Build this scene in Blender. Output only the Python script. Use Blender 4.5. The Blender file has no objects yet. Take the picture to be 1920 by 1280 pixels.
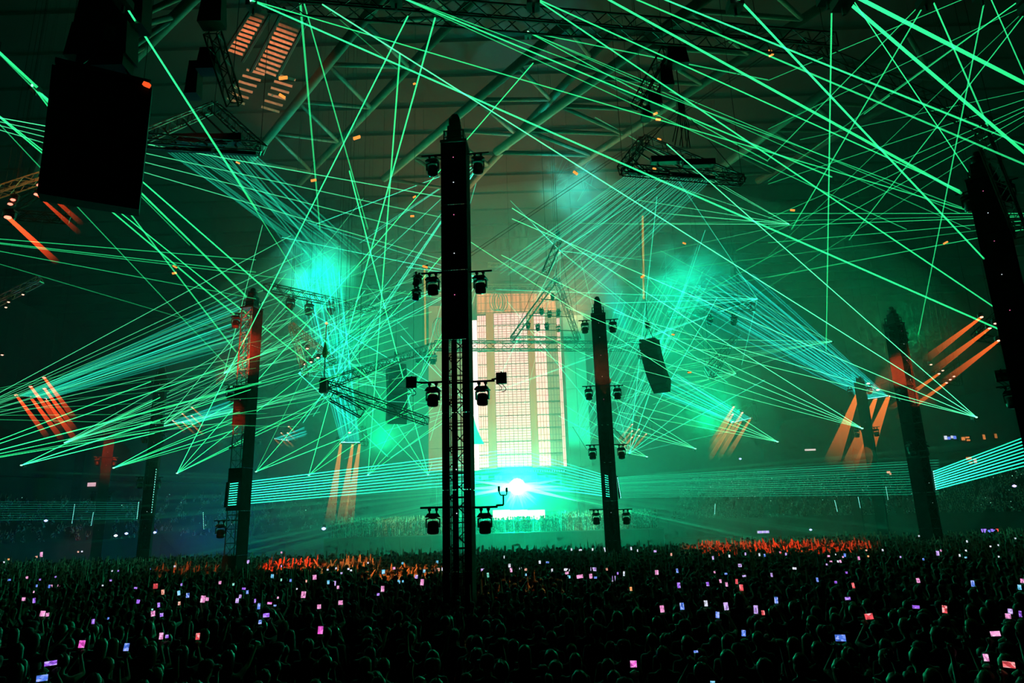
import bpy, bmesh, math, random
import numpy as np
from mathutils import Vector, Matrix
R_ = random.Random(7)
sc = bpy.context.scene
COL = sc.collection
PI = math.pi
# ---------------------------------------------------------------- camera
CAM_Z, FPX = 3.8, 1280.0
TH, RO = math.radians(14.6), math.radians(-1.8)
_R0 = Matrix(((1, 0, 0), (0, 0, -1), (0, 1, 0)))
RCAM = Matrix.Rotation(TH, 3, 'X') @ _R0 @ Matrix.Rotation(RO, 3, 'Z')
CAM = Vector((0, 0, CAM_Z))
cd = bpy.data.cameras.new('camera')
cd.sensor_width = 36; cd.lens = 36 * FPX / 1920; cd.clip_start = 0.05; cd.clip_end = 600
cam = bpy.data.objects.new('camera', cd); COL.objects.link(cam)
cam.matrix_world = Matrix.Translation(CAM) @ RCAM.to_4x4()
sc.camera = cam

def ray(px, py): return RCAM @ Vector((px - 960, 640 - py, -FPX))
def P(px, py, Y):
    d = ray(px, py); return CAM + d * (Y / d.y)
def PZ(px, py, z):
    d = ray(px, py); return CAM + d * ((z - CAM_Z) / d.z)
def proj(v):
    c = RCAM.transposed() @ (Vector(v) - CAM)
    return 960 + FPX * c.x / -c.z, 640 - FPX * c.y / -c.z
def mpp(v): return -(RCAM.transposed() @ (Vector(v) - CAM)).z / FPX     # metres per pixel at a point

# ---------------------------------------------------------------- world, view, sampling
w = bpy.data.worlds.new('World'); sc.world = w; w.use_nodes = True
w.node_tree.nodes['Background'].inputs[0].default_value = (0.004, 0.02, 0.015, 1)
w.node_tree.nodes['Background'].inputs[1].default_value = 0.02
vs = sc.view_settings
vs.view_transform = 'Standard'; vs.look = 'None'; vs.exposure = 0.0; vs.gamma = 1.0; vs.use_curve_mapping = False
cy = sc.cycles
cy.use_denoising = True
cy.max_bounces = 2; cy.diffuse_bounces = 0; cy.glossy_bounces = 1; cy.transmission_bounces = 1; cy.volume_bounces = 0
cy.transparent_max_bounces = 96
cy.caustics_reflective = False; cy.caustics_refractive = False
cy.sample_clamp_indirect = 2.0
cy.use_light_tree = False
cy.adaptive_threshold = 0.1; cy.adaptive_min_samples = 8

# ---------------------------------------------------------------- lamps of the show, with added haze fill
def lamp(kind, name, loc, color, power, target=None, angle=40, blend=0.6, radius=0.3):
    l = bpy.data.lights.new(name, kind); l.energy = power; l.color = color; l.shadow_soft_size = radius
    if kind == 'SPOT': l.spot_size = math.radians(angle); l.spot_blend = blend
    o = bpy.data.objects.new(name, l); COL.objects.link(o); o.location = loc
    if target is not None:
        o.rotation_euler = (Vector(target) - Vector(loc)).to_track_quat('-Z', 'Y').to_euler()
    return o
STAGE_Y = 95.0
K = 1000.0
GREEN = (0.0, 1.0, 0.32); TEAL = (0.0, 1.0, 0.44); CYAN = (0.0, 0.95, 0.85); RED = (1, 0.03, 0.01); AMBER = (1, 0.30, 0.06); WARM = (1, 0.42, 0.16)
# laser burst above the booth, facing the hall
lamp('POINT', 'booth_laser_lamp', P(970, 912, STAGE_Y - 16.5), TEAL, 42 * K, radius=0.5)
# warm fill spots added to light the haze around the screens
lamp('SPOT', 'warm_haze_fill', P(850, 600, STAGE_Y - 4), WARM, 24 * K, P(860, 430, STAGE_Y - 14), 110, 1.0, 1.5)
lamp('SPOT', 'warm_haze_fill', P(1080, 620, STAGE_Y - 4), WARM, 22 * K, P(1070, 450, STAGE_Y - 14), 110, 1.0, 1.5)
# wash heads on the rigs, plus wide soft spots added to fill the haze
for (a, ya, b, yb, colr, pw, ang, rad) in (
        ((656, 815), 68, (590, 490), 56, CYAN, 90, 26, .5), ((1640, 735), 74, (1280, 520), 56, CYAN, 110, 22, .5),
        ((60, 735), 62, (420, 580), 56, TEAL, 6, 20, .3), ((1390, 775), 80, (1200, 640), 62, TEAL, 24, 40, .4),
        ((1180, 640), 66, (1070, 340), 58, CYAN, 90, 30, .5),
        ((640, 640), 64, (660, 480), 50, TEAL, 22, 110, 2.0), ((1230, 660), 66, (1200, 480), 50, TEAL, 22, 110, 2.0),
        ((1000, 470), 76, (1000, 360), 60, TEAL, 5, 110, 2.0), ((720, 840), 80, (700, 600), 60, GREEN, 34, 90, 1.0),
        ((1330, 800), 80, (1300, 600), 60, GREEN, 28, 90, 1.0), ((420, 840), 74, (440, 600), 60, GREEN, 2.5, 90, 1.0),
        ((1700, 640), 60, (1600, 520), 48, (0.0, 1.0, .25), 5, 110, 1.5), ((1560, 260), 50, (1540, 400), 50, (0.0, 1.0, .25), 4, 120, 2.0)):
    lamp('SPOT', 'rig_wash_and_fill', P(a[0], a[1], ya), colr, pw * K, P(b[0], b[1], yb), ang, 1.0, rad)
# red and amber heads pointing down at the crowd
for (a, ya, b, yb, colr, pw, ang) in (
        ((1500, 60), 20, (1390, 1024), 44, (1, .05, .01), 75, 14), ((1560, 50), 19, (1540, 1022), 42, (1, .05, .01), 65, 13),
        ((470, 180), 19, (545, 1055), 40, (1, .05, .01), 110, 8), ((440, 180), 19, (640, 1060), 38, AMBER, 50, 11), ((480, 180), 19, (760, 1072), 32, AMBER, 50, 12),
        ((1040, 600), 52, (1120, 985), 78, AMBER, 26, 16), ((960, 600), 52, (770, 990), 78, AMBER, 26, 16),
        ((1250, 300), 28, (985, 1075), 24, AMBER, 10, 9), ((1300, 310), 29, (1290, 1000), 55, AMBER, 24, 10), ((300, 260), 26, (350, 1050), 38, (1, .12, .02), 16, 12)):
    lamp('SPOT', 'crowd_head_lamp', P(a[0], a[1], ya), colr, pw * K, P(b[0], b[1], yb), ang, 0.6, 0.1)
# lamps that graze the masts, the near rig and the roof louvres
for (a, ya, b, yb, colr, pw, ang) in (
        ((405, 720), 35.5, (452, 655), 38.8, RED, 14, 50), ((400, 850), 36.5, (440, 790), 38.9, RED, 3, 30), ((510, 640), 37.0, (466, 650), 39, RED, 3.5, 40), ((585, 650), 44, (558, 655), 49, (1, .35, .12), 1.2, 40),
        ((196, 790), 71.5, (206, 845), 75.5, RED, 9, 40), ((1620, 740), 44, (1700, 690), 47.4, (1, .08, .02), 28, 24), ((1760, 760), 44, (1722, 740), 47, (1, .10, .03), 10, 30),
        ((1135, 742), 40.2, (1128, 690), 42.6, (1, .12, .05), .8, 36), ((520, 90), 21, (330, 225), 26, (1, .30, .12), 1.2, 34),
        ((500, 250), 29, (490, 105), 36, (1, .26, .12), 7, 40), ((20, 290), 26, (50, 345), 30, (1, .4, .1), .8, 50)):
    lamp('SPOT', 'graze_lamp', P(a[0], a[1], ya), colr, pw * K, P(b[0], b[1], yb), ang, 0.7, 0.05)

# ---------------------------------------------------------------- materials
MATS = {}
def mat(name, col, rough=0.6, metal=0.0, var=0.25, scale=6.0, bump=0.0, emit=None, estr=0.0, spec=0.3):
    if name in MATS: return MATS[name]
    m = bpy.data.materials.new(name); m.use_nodes = True
    nt = m.node_tree; b = nt.nodes['Principled BSDF']
    tc = nt.nodes.new('ShaderNodeTexCoord'); nz = nt.nodes.new('ShaderNodeTexNoise'); nz.inputs['Scale'].default_value = scale
    nz.inputs['Detail'].default_value = 3
    nt.links.new(tc.outputs['Object'], nz.inputs['Vector'])
    rp = nt.nodes.new('ShaderNodeValToRGB')
    rp.color_ramp.elements[0].position = 0.3; rp.color_ramp.elements[1].position = 0.7
    rp.color_ramp.elements[0].color = tuple(c * (1 - var) for c in col) + (1,)
    rp.color_ramp.elements[1].color = tuple(min(1, c * (1 + var)) for c in col) + (1,)
    nt.links.new(nz.outputs['Fac'], rp.inputs['Fac']); nt.links.new(rp.outputs['Color'], b.inputs['Base Color'])
    b.inputs['Roughness'].default_value = rough; b.inputs['Metallic'].default_value = metal
    b.inputs['Specular IOR Level'].default_value = spec
    if bump:
        bp = nt.nodes.new('ShaderNodeBump'); bp.inputs['Strength'].default_value = bump
        nt.links.new(nz.outputs['Fac'], bp.inputs['Height']); nt.links.new(bp.outputs['Normal'], b.inputs['Normal'])
    if emit:
        b.inputs['Emission Color'].default_value = (*emit, 1); b.inputs['Emission Strength'].default_value = estr
    MATS[name] = m; return m
def glow(name, col, s, sample=False):
    if name in MATS: return MATS[name]
    m = bpy.data.materials.new(name); m.use_nodes = True; nt = m.node_tree; nt.nodes.clear()
    e = nt.nodes.new('ShaderNodeEmission'); o = nt.nodes.new('ShaderNodeOutputMaterial')
    e.inputs[0].default_value = (*col, 1); e.inputs[1].default_value = s
    nt.links.new(e.outputs[0], o.inputs[0])
    if not sample: m.cycles.emission_sampling = 'NONE'
    MATS[name] = m; return m
M_BLACK = mat('black_metal', (0.012, 0.012, 0.013), 0.45, 0.3, 0.3, 9)
M_CLOTH = mat('black_cloth', (0.016, 0.016, 0.017), 0.95, 0, 0.35, 3, 0.1, spec=0.05)
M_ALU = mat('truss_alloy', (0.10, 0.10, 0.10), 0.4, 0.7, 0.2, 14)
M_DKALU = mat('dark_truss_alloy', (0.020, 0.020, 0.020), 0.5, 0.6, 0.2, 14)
M_STEEL = mat('roof_steel', (0.055, 0.045, 0.03), 0.7, 0.1, 0.25, 2)
M_ROOF = mat('roof_sheet', (0.004, 0.0045, 0.0045), 0.9, 0, 0.3, .6)
M_FLOOR = mat('hall_floor', (0.02, 0.02, 0.02), 0.85, 0, 0.4, .8)
M_CONC = mat('stand_concrete', (0.022, 0.022, 0.022), 0.9, 0, 0.3, .9)
M_SEAT = mat('seat_plastic', (0.03, 0.05, 0.05), 0.6, 0, 0.4, 2)
M_CABLE = mat('rubber_cable', (0.010, 0.010, 0.010), 0.8, 0, 0.2, 20)
M_CHAIN = mat('hoist_chain', (0.25, 0.20, 0.10), 0.5, 0.4, 0.3, 20)
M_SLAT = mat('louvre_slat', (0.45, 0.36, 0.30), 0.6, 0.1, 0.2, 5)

# ---------------------------------------------------------------- mesh helpers
class MB:
    def __init__(s): s.v = []; s.f = []; s.m = []
    def add(s, vs, fs, mi=0):
        o = len(s.v); s.v += [tuple(v) for v in vs]; s.f += [tuple(i + o for i in f) for f in fs]; s.m += [mi] * len(fs); return s
    def box(s, c, size, rot=None, mi=0, taper=1.0):
        hx, hy, hz = (d / 2 for d in size); vs = []
        for z in (-hz, hz):
            k = taper if z > 0 else 1.0
            for x, y in ((-hx, -hy), (hx, -hy), (hx, hy), (-hx, hy)): vs.append(Vector((x * k, y * k, z)))
        if rot is not None: vs = [rot @ v for v in vs]
        vs = [v + Vector(c) for v in vs]
        return s.add(vs, ((0, 3, 2, 1), (4, 5, 6, 7), (0, 1, 5, 4), (1, 2, 6, 5), (2, 3, 7, 6), (3, 0, 4, 7)), mi)
    def tube(s, p, q, r, n=5, r2=None, cap=True, mi=0):
        p, q = Vector(p), Vector(q); d = q - p
        if d.length < 1e-6: return s
        d.normalize(); a = d.orthogonal().normalized(); b = d.cross(a); r2 = r if r2 is None else r2; vs = []
        for c, rr in ((p, r), (q, r2)):
            for i in range(n):
                t = 2 * PI * i / n + PI / 4; vs.append(c + (a * math.cos(t) + b * math.sin(t)) * rr)
        fs = [(i, (i + 1) % n, n + (i + 1) % n, n + i) for i in range(n)]
        if cap: fs += [tuple(range(n - 1, -1, -1)), tuple(range(n, 2 * n))]
        return s.add(vs, fs, mi)
    def path(s, pts, r, n=5, mi=0):
        for a, b in zip(pts, pts[1:]): s.tube(a, b, r, n, mi=mi)
        return s
    def lathe(s, prof, n=12, M=None, mi=0):
        vs = []; k = len(prof)
        for r, z in prof:
            for i in range(n): vs.append(Vector((r * math.cos(2 * PI * i / n), r * math.sin(2 * PI * i / n), z)))
        fs = [(j * n + i, j * n + (i + 1) % n, (j + 1) * n + (i + 1) % n, (j + 1) * n + i) for j in range(k - 1) for i in range(n)]
        fs += [tuple(range(n - 1, -1, -1)), tuple(range((k - 1) * n, k * n))]
        if M is not None: vs = [M @ v for v in vs]
        return s.add(vs, fs, mi)
    def mesh(s, name, mats, smooth=False):
        me = bpy.data.meshes.new(name); me.from_pydata(s.v, [], s.f)
        for m in (mats if isinstance(mats, (list, tuple)) else [mats]): me.materials.append(m)
        if len(me.materials) > 1: me.polygons.foreach_set('material_index', s.m)
        if smooth: me.polygons.foreach_set('use_smooth', [True] * len(me.polygons))
        me.update(); return me
    def build(s, name, mats, parent=None, smooth=False):
        return link(name, s.mesh(name, mats, smooth), parent)
def link(name, data, parent=None, loc=None):
    o = bpy.data.objects.new(name, data); COL.objects.link(o)
    if parent: o.parent = parent
    if loc is not None: o.location = loc
    return o
def empty(name, loc=(0, 0, 0), rz=0.0):
    o = bpy.data.objects.new(name, None); COL.objects.link(o); o.location = loc; o.rotation_euler = (0, 0, rz)
    o.empty_display_size = 0.2; return o
def tag(o, label, cat, group=None, kind=None):
    o['label'] = label; o['category'] = cat
    if group: o['group'] = group
    if kind: o['kind'] = kind
    return o
def struct(o, label=None):
    o['kind'] = 'structure'
    if label: o['label'] = label
    return o
def frame_of(p, q, up=(0, 0, 1)):
    d = (Vector(q) - Vector(p)); L = d.length; d.normalize(); u = Vector(up)
    s = d.cross(u)
    if s.length < 1e-3: s = d.cross(Vector((0, 1, 0)))
    s.normalize(); u = s.cross(d); return d, s, u, L
def truss_mb(p, q, wd=0.5, bay=0.55, r=0.03, three=False, up=(0, 0, 1), mb_ch=None, mb_la=None):
    """chords into one builder, lacing into another"""
    d, s, u, L = frame_of(p, q, up); p = Vector(p); h = wd / 2
    ch = mb_ch or MB(); la = mb_la or MB()
    offs = [(-h, -h), (h, -h), (h, h), (-h, h)] if not three else [(-h, h * .8), (h, h * .8), (0, -h)]
    n = max(2, int(round(L / bay))); cs = [s * a + u * b for a, b in offs]
    for c in cs: ch.tube(p + c, p + c + d * L, r, 5)
    m = len(cs)
    for k in range(m):
        a, b = cs[k], cs[(k + 1) % m]
        for i in range(n):
            t0, t1 = L * i / n, L * (i + 1) / n
            A, B = (a, b) if i % 2 == 0 else (b, a)
            la.tube(p + A + d * t0, p + B + d * t1, r * .55, 3, cap=False)
        la.tube(p + a, p + b, r * .7, 3, cap=False); la.tube(p + a + d * L, p + b + d * L, r * .7, 3, cap=False)
    return ch, la
def wire(root, inv, p, r=.012):
    p = Vector(p); o = MB().tube(p, (p.x, p.y, 46.0), r, 4).build('hanging_wire', M_CABLE, root)
    o.matrix_parent_inverse = Matrix.Identity(4); o.matrix_basis = inv; return o
def truss(name, p, q, label, wd=0.5, bay=0.55, r=0.03, m=None, three=False, parent=None, group=None):
    ch, la = truss_mb(p, q, wd, bay, r, three); m = m or M_DKALU
    if parent is None:
        o = empty(name, p); tag(o, label, 'truss', group)
        for b, n in ((ch, 'chords'), (la, 'lattice')):
            c = b.build(n, m, o); c.matrix_parent_inverse = Matrix.Translation(-Vector(p))
        for t in (.15, .85): wire(o, Matrix.Translation(-Vector(p)), Vector(p).lerp(Vector(q), t))
        return o
    o = ch.build(name, m, parent); o.matrix_parent_inverse = Matrix.Identity(4)
    la.build('lattice', m, o); return o
# ================================================================ the hall
HX, Y0, Y1, HZ = 92.0, -18.0, 138.0, 46.0
def slab(name, c, size, m, label=None):
    return struct(MB().box(c, size).build(name, m), label)
slab('floor', (0, (Y0 + Y1) / 2, -0.1), (2 * HX, Y1 - Y0, 0.2), M_FLOOR)
slab('wall_back', (0, Y1 + 0.2, HZ / 2), (2 * HX, 0.4, HZ), M_CONC)
slab('wall_left', (-HX - 0.2, (Y0 + Y1) / 2, HZ / 2), (0.4, Y1 - Y0, HZ), M_CONC)
slab('wall_right', (HX + 0.2, (Y0 + Y1) / 2, HZ / 2), (0.4, Y1 - Y0, HZ), M_CONC)
slab('wall_front', (0, Y0 - 0.2, HZ / 2), (2 * HX, 0.4, HZ), M_CONC)
# ceiling: sheet with ribs
c = struct(MB().box((0, (Y0 + Y1) / 2, HZ + 0.1), (2 * HX, Y1 - Y0, 0.2)).build('ceiling', M_ROOF))
for i in range(30):
    MB().box((0, Y0 + 6 + i * 5, HZ - 0.15), (2 * HX - 2, 0.25, 0.3)).build('ceiling_rib', M_ROOF, c)

# haze that fills the hall: thick towards the stage, thin over the near crowd
def haze(name, dens, ya, yb, label):
    hz = bpy.data.materials.new(name); hz.use_nodes = True; nt = hz.node_tree; nt.nodes.clear()
    v = nt.nodes.new('ShaderNodeVolumeScatter'); o_ = nt.nodes.new('ShaderNodeOutputMaterial')
    v.inputs['Color'].default_value = (1, 1, 1, 1); v.inputs['Density'].default_value = dens; v.inputs['Anisotropy'].default_value = 0.25
    nt.links.new(v.outputs[0], o_.inputs['Volume'])
    h = MB().box((0, (ya + yb) / 2, HZ / 2), (2 * HX - 1, yb - ya, HZ - 0.8)).build('haze', hz); tag(h, label, 'haze', kind='stuff')
haze('hall_haze', 0.0011, 30.0, Y1 - .5, 'thin green-lit haze filling the far part of the hall')
# thicker puffs of fog where the wash heads meet
def puff(c, r, dens, label, seed):
    m = bpy.data.materials.new('fog_puff_%d' % seed); m.use_nodes = True; nt = m.node_tree; nt.nodes.clear(); L = nt.links.new
    tc = nt.nodes.new('ShaderNodeTexCoord'); ln = nt.nodes.new('ShaderNodeVectorMath'); ln.operation = 'LENGTH'; nz = nt.nodes.new('ShaderNodeTexNoise'); nz.inputs['Scale'].default_value = 2.2; nz.inputs['Detail'].default_value = 3
    mp = nt.nodes.new('ShaderNodeMapRange'); mp.inputs['From Min'].default_value = .95; mp.inputs['From Max'].default_value = .1; mp.interpolation_type = 'SMOOTHSTEP'
    mn = nt.nodes.new('ShaderNodeMapRange'); mn.inputs['From Min'].default_value = .38; mn.inputs['From Max'].default_value = .7
    mu = nt.nodes.new('ShaderNodeMath'); mu.operation = 'MULTIPLY'; m2 = nt.nodes.new('ShaderNodeMath'); m2.operation = 'MULTIPLY'; m2.inputs[1].default_value = dens
    v = nt.nodes.new('ShaderNodeVolumeScatter'); o_ = nt.nodes.new('ShaderNodeOutputMaterial'); v.inputs['Anisotropy'].default_value = .2
    L(tc.outputs['Object'], ln.inputs[0]); L(tc.outputs['Object'], nz.inputs['Vector']); L(ln.outputs['Value'], mp.inputs['Value']); L(nz.outputs['Fac'], mn.inputs['Value'])
    L(mp.outputs[0], mu.inputs[0]); L(mn.outputs[0], mu.inputs[1]); L(mu.outputs[0], m2.inputs[0]); L(m2.outputs[0], v.inputs['Density']); L(v.outputs[0], o_.inputs['Volume'])
    o = MB().lathe([(.05, -1)] + [(math.cos(t), math.sin(t)) for t in [(-.45 + .09 * i) * PI for i in range(11)]] + [(.05, 1)], 16).build('fog_puff', m); o.location = c; o.scale = r
    tag(o, label, 'fog', kind='stuff')
def bank(c, r, dens, label):
    m = bpy.data.materials.new('haze_bank'); m.use_nodes = True; nt = m.node_tree; nt.nodes.clear()
    v = nt.nodes.new('ShaderNodeVolumeScatter'); o_ = nt.nodes.new('ShaderNodeOutputMaterial'); v.inputs['Density'].default_value = dens; v.inputs['Anisotropy'].default_value = 0.25; v.inputs['Color'].default_value = (1, 1, 1, 1)
    nt.links.new(v.outputs[0], o_.inputs['Volume'])
    o = MB().lathe([(.03, -1)] + [(math.cos(t), math.sin(t)) for t in [(-.46 + .046 * i) * PI for i in range(21)]] + [(.03, 1)], 40).build('haze_bank', m); o.location = c; o.scale = r
    tag(o, label, 'haze', kind='stuff')
bank((5, 74, 13), (43, 34, 24), .0038, 'broad bank of green haze around the stage')
bank((1, 74, 10), (26, 26, 20), .0024, 'denser teal haze between the masts and the stage screen')
bank(P(950, 600, 90), (15, 5, 13), .006, 'warm haze hanging around the stage screen')
bank(P(970, 912, 80), (2.6, 2.6, 2.6), .05, 'dense haze ball added as a halo round the laser burst')  # small dense ball added to give the burst its halo
puff(P(592, 510, 56), (4.8, 4.6, 4.2), .40, 'bright cyan puff of fog left of the central mast', 1)
puff(P(1075, 350, 58), (5.6, 4.6, 3.6), .22, 'bright cyan puff of fog above the stage screen', 2)
puff(P(1290, 520, 56), (5.4, 4.6, 4.2), .26, 'bright cyan puff of fog right of the stage screen', 3)

# roof girders: pairs of chords joined by zigzag webs
def girder(a, b, c, d, za, zc, nweb, label, r=0.32):
    """chord a-b at height za, chord c-d at height zc"""
    A, B, C_, D_ = PZ(*a, za), PZ(*b, za), PZ(*c, zc), PZ(*d, zc)
    root = empty('roof_girder', (A + B) / 2); tag(root, label, 'girder', kind='structure')
    inv = Matrix.Translation(-(A + B) / 2)
    def ch(n, p, q, r):
        o = MB().tube(p, q, r, 8).build(n, M_STEEL, root, True); o.matrix_parent_inverse = inv
    ch('chord', A, B, r); ch('chord', C_, D_, r)
    for i in range(nweb):
        p = A.lerp(B, i / nweb); q = C_.lerp(D_, (i + .5) / nweb); p2 = A.lerp(B, (i + 1) / nweb)
        ch('web', p, q, r * .5); ch('web', q, p2, r * .5)
girder((760, -60), (470, 300), (905, -20), (560, 345), 33, 37, 5, 'roof girder of pale tubes above the orange louvres')
girder((1060, 45), (720, 335), (1150, 60), (850, 380), 35, 39, 5, 'roof girder of tubes just behind the top of the central mast', .34)
girder((1400, -60), (930, 285), (1560, 0), (1080, 310), 33, 38, 6, 'roof girder of tubes crossing above the hanging triangle rig', .34)
girder((215, -60), (60, 330), (420, -60), (210, 150), 30, 33, 4, 'roof girder of tubes beside the black speaker hang', .34)
girder((1700, 60), (1330, 330), (1800, 120), (1420, 340), 33, 38, 5, 'dim roof girder of tubes behind the crossing beams', .34)

# louvred roof panel: two banks of slats in a frame
lo = empty('roof_louvre', PZ(490, 110, 31)); tag(lo, 'roof louvre of orange-lit slats', 'louvre', kind='structure')
inv = Matrix.Translation(-PZ(490, 110, 31))
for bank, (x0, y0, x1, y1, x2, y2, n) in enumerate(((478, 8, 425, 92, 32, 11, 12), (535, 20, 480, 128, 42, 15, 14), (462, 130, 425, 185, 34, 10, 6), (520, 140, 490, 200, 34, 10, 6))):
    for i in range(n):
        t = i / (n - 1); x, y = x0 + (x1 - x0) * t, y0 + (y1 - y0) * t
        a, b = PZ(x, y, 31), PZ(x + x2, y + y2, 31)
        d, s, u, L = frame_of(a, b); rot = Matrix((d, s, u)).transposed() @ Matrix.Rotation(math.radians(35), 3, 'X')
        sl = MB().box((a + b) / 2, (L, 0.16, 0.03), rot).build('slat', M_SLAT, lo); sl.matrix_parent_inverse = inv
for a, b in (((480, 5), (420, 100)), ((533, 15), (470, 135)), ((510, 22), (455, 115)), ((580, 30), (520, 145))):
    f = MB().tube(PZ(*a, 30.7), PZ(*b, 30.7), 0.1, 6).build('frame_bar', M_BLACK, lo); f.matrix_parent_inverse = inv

# stepped stands round the floor
def stand(name, plan, z0, rise, run, nrow, label):
    """plan: polyline of the front edge; rows step outwards and up"""
    pts = [Vector((x, y, 0)) for x, y in plan]; nor = []
    for i, p in enumerate(pts):
        a = pts[max(0, i - 1)]; b = pts[min(len(pts) - 1, i + 1)]; d = (b - a).normalized(); nor.append(Vector((d.y, -d.x, 0)))
    root = None
    wall = MB()
    for i in range(len(pts) - 1):
        a, b = pts[i], pts[i + 1]
        wall.add([a, b, b + Vector((0, 0, z0 + .9)), a + Vector((0, 0, z0 + .9)), a + nor[i] * .25, b + nor[i + 1] * .25, b + nor[i + 1] * .25 + Vector((0, 0, z0 + .9)), a + nor[i] * .25 + Vector((0, 0, z0 + .9))],
                 ((0, 1, 2, 3), (5, 4, 7, 6), (3, 2, 6, 7), (0, 4, 5, 1), (0, 3, 7, 4), (1, 5, 6, 2)))
    root = struct(wall.build(name, M_CONC), label)
    seats = []
    for k in range(nrow):
        z = z0 + rise * k; st = MB()
        for i in range(len(pts) - 1):
            o0, o1 = .4 + run * k, .4 + run * (k + 1)
            A, B, C_, D_ = pts[i] + nor[i] * o0, pts[i + 1] + nor[i + 1] * o0, pts[i + 1] + nor[i + 1] * o1, pts[i] + nor[i] * o1
            u = Vector((0, 0, z)); l = Vector((0, 0, z - rise))
            st.add([A + l, B + l, B + u, A + u, C_ + u, D_ + u], ((0, 1, 2, 3), (3, 2, 4, 5)))
            L = (B - A).length; n = int(L / .62)
            for j in range(n): seats.append((A.lerp(B, (j + .5) / n) + nor[i] * .4 + u, nor[i]))
        st.build('row_step', M_CONC, root)
    return root, seats
PR_ = [(62, 24), (63, 60), (60, 84), (52, 103), (38, 116), (26, 122)]
PL_ = [(-26, 122), (-38, 116), (-52, 103), (-60, 84), (-63, 60), (-62, 24)]
S1 = stand('stand_right_lower', PR_, 2.0, .42, .85, 20, None)
S2 = stand('stand_left_lower', PL_, 2.0, .42, .85, 20, None)
PRu = [(74, 24), (75, 62), (71, 90), (61, 112), (46, 128)]
S3 = stand('stand_right_upper', PRu, 15.0, .55, .85, 12, None)
PLu = [(-46, 128), (-61, 112), (-71, 90), (-75, 62), (-74, 24)]
S4 = stand('stand_left_upper', PLu, 15.0, .55, .85, 12, None)
for S, nm in ((PRu, 'stand_right_fascia'), (PLu, 'stand_left_fascia')):
    mb = MB()
    for (xa, ya), (xb, yb) in zip(S, S[1:]):
        a, b = Vector((xa * .985, ya * .985, 0)), Vector((xb * .985, yb * .985, 0))
        mb.add([a + Vector((0, 0, 11.5)), b + Vector((0, 0, 11.5)), b + Vector((0, 0, 15.2)), a + Vector((0, 0, 15.2)), a * 1.015 + Vector((0, 0, 11.5)), b * 1.015 + Vector((0, 0, 11.5)), b * 1.015 + Vector((0, 0, 15.2)), a * 1.015 + Vector((0, 0, 15.2))],
               ((0, 1, 2, 3), (5, 4, 7, 6), (3, 2, 6, 7), (0, 4, 5, 1)))
    struct(mb.build(nm, M_CONC))
# ================================================================ lamps hung from bars: moving heads, blinder boxes
M_LENS = mat('lens_glass', (0.02, 0.03, 0.04), 0.08, 0, 0.1, 4, spec=0.8)
M_BODY = mat('lamp_casing', (0.010, 0.010, 0.011), 0.5, 0.1, 0.3, 12)
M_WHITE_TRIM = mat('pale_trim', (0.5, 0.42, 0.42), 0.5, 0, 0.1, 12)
def _head_meshes():
    d = {}
    mb = MB()
    for x in (-.11, .11):
        mb.box((x, 0, -.045), (.05, .07, .13)); mb.tube((x, -.04, .0), (x, .04, .0), .055, 8)
    d['clamp'] = mb.mesh('clamp', M_BODY)
    mb = MB(); mb.box((0, 0, -.155), (.44, .34, .09), taper=.72); mb.box((0, 0, -.215), (.46, .36, .03))
    d['base'] = mb.mesh('base', M_BODY)
    mb = MB(); mb.box((0, 0, -.25), (.16, .16, .06))
    for s in (-1, 1):
        mb.box((s * .14, 0, -.262), (.16, .12, .035), Matrix.Rotation(s * .35, 3, 'Y')); mb.box((s * .205, 0, -.40), (.035, .14, .27))
    d['yoke'] = mb.mesh('yoke', M_BODY)
    mb = MB()
    mb.lathe([(.09, -.34), (.15, -.36), (.175, -.42), (.178, -.52), (.17, -.56), (.185, -.58), (.18, -.68), (.16, -.71), (.135, -.715)], 14)
    for i in range(4): mb.box((0, 0, -.44 - .03 * i), (.40, .02, .012))
    d['head'] = mb.mesh('head', M_BODY, True)
    mb = MB(); mb.lathe([(.128, -.712), (.12, -.722), (.06, -.732), (.02, -.735)], 14)
    d['lens'] = mb.mesh('lens', M_LENS, True)
    return d
HEADS = _head_meshes()
def moving_head(loc, label, rz=0.0, tilt=0.0, scale=1.0, group='moving head lamps', lens=None, simple=False):
    o = empty('moving_head_lamp', loc, rz); o.scale = (scale,) * 3; tag(o, label, 'stage lamp', group)
    for n in (('base', 'head') if simple else ('clamp', 'base', 'yoke', 'head', 'lens')):
        c = link(n, HEADS[n], o)
        if n in ('head', 'lens') and tilt:
            c.matrix_local = Matrix.Translation((0, 0, -.45)) @ Matrix.Rotation(tilt, 4, 'X') @ Matrix.Translation((0, 0, .45))
        if n == 'lens' and lens is not None:
            me = HEADS['lens'].copy(); me.materials.clear(); me.materials.append(lens); c.data = me
    return o
def blinder(loc, label, scale=1.0, rz=0.0):
    o = empty('blinder_lamp', loc, rz); o.scale = (scale,) * 3; tag(o, label, 'stage lamp', 'square blinder lamps')
    MB().box((0, 0, .13), (.34, .10, .36)).build('casing', M_BODY, o)
    mb = MB()
    for z in (.03, .23):
        for x in (-.08, .08): mb.lathe([(.07, 0), (.06, .015), (.02, .02)], 10, Matrix.Translation((x, -.05, z)) @ Matrix.Rotation(PI / 2, 4, 'X'))
    mb.build('reflector', M_LENS, o)
    MB().box((0, 0, .325), (.04, .04, .04)).build('bracket', M_BODY, o)
    for k in range(2):
        MB().path([Vector((-.12 + .12 * k + .14 * math.sin(t) * (1 if k else .9), .02, -.05 - .17 * math.sin(t / 2 * 2 * .5) ** 1 * (1.2 + .3 * k))) for t in [i * PI / 8 for i in range(9)]], .012, 5).build('cable', M_CABLE, o)
    return o

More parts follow.
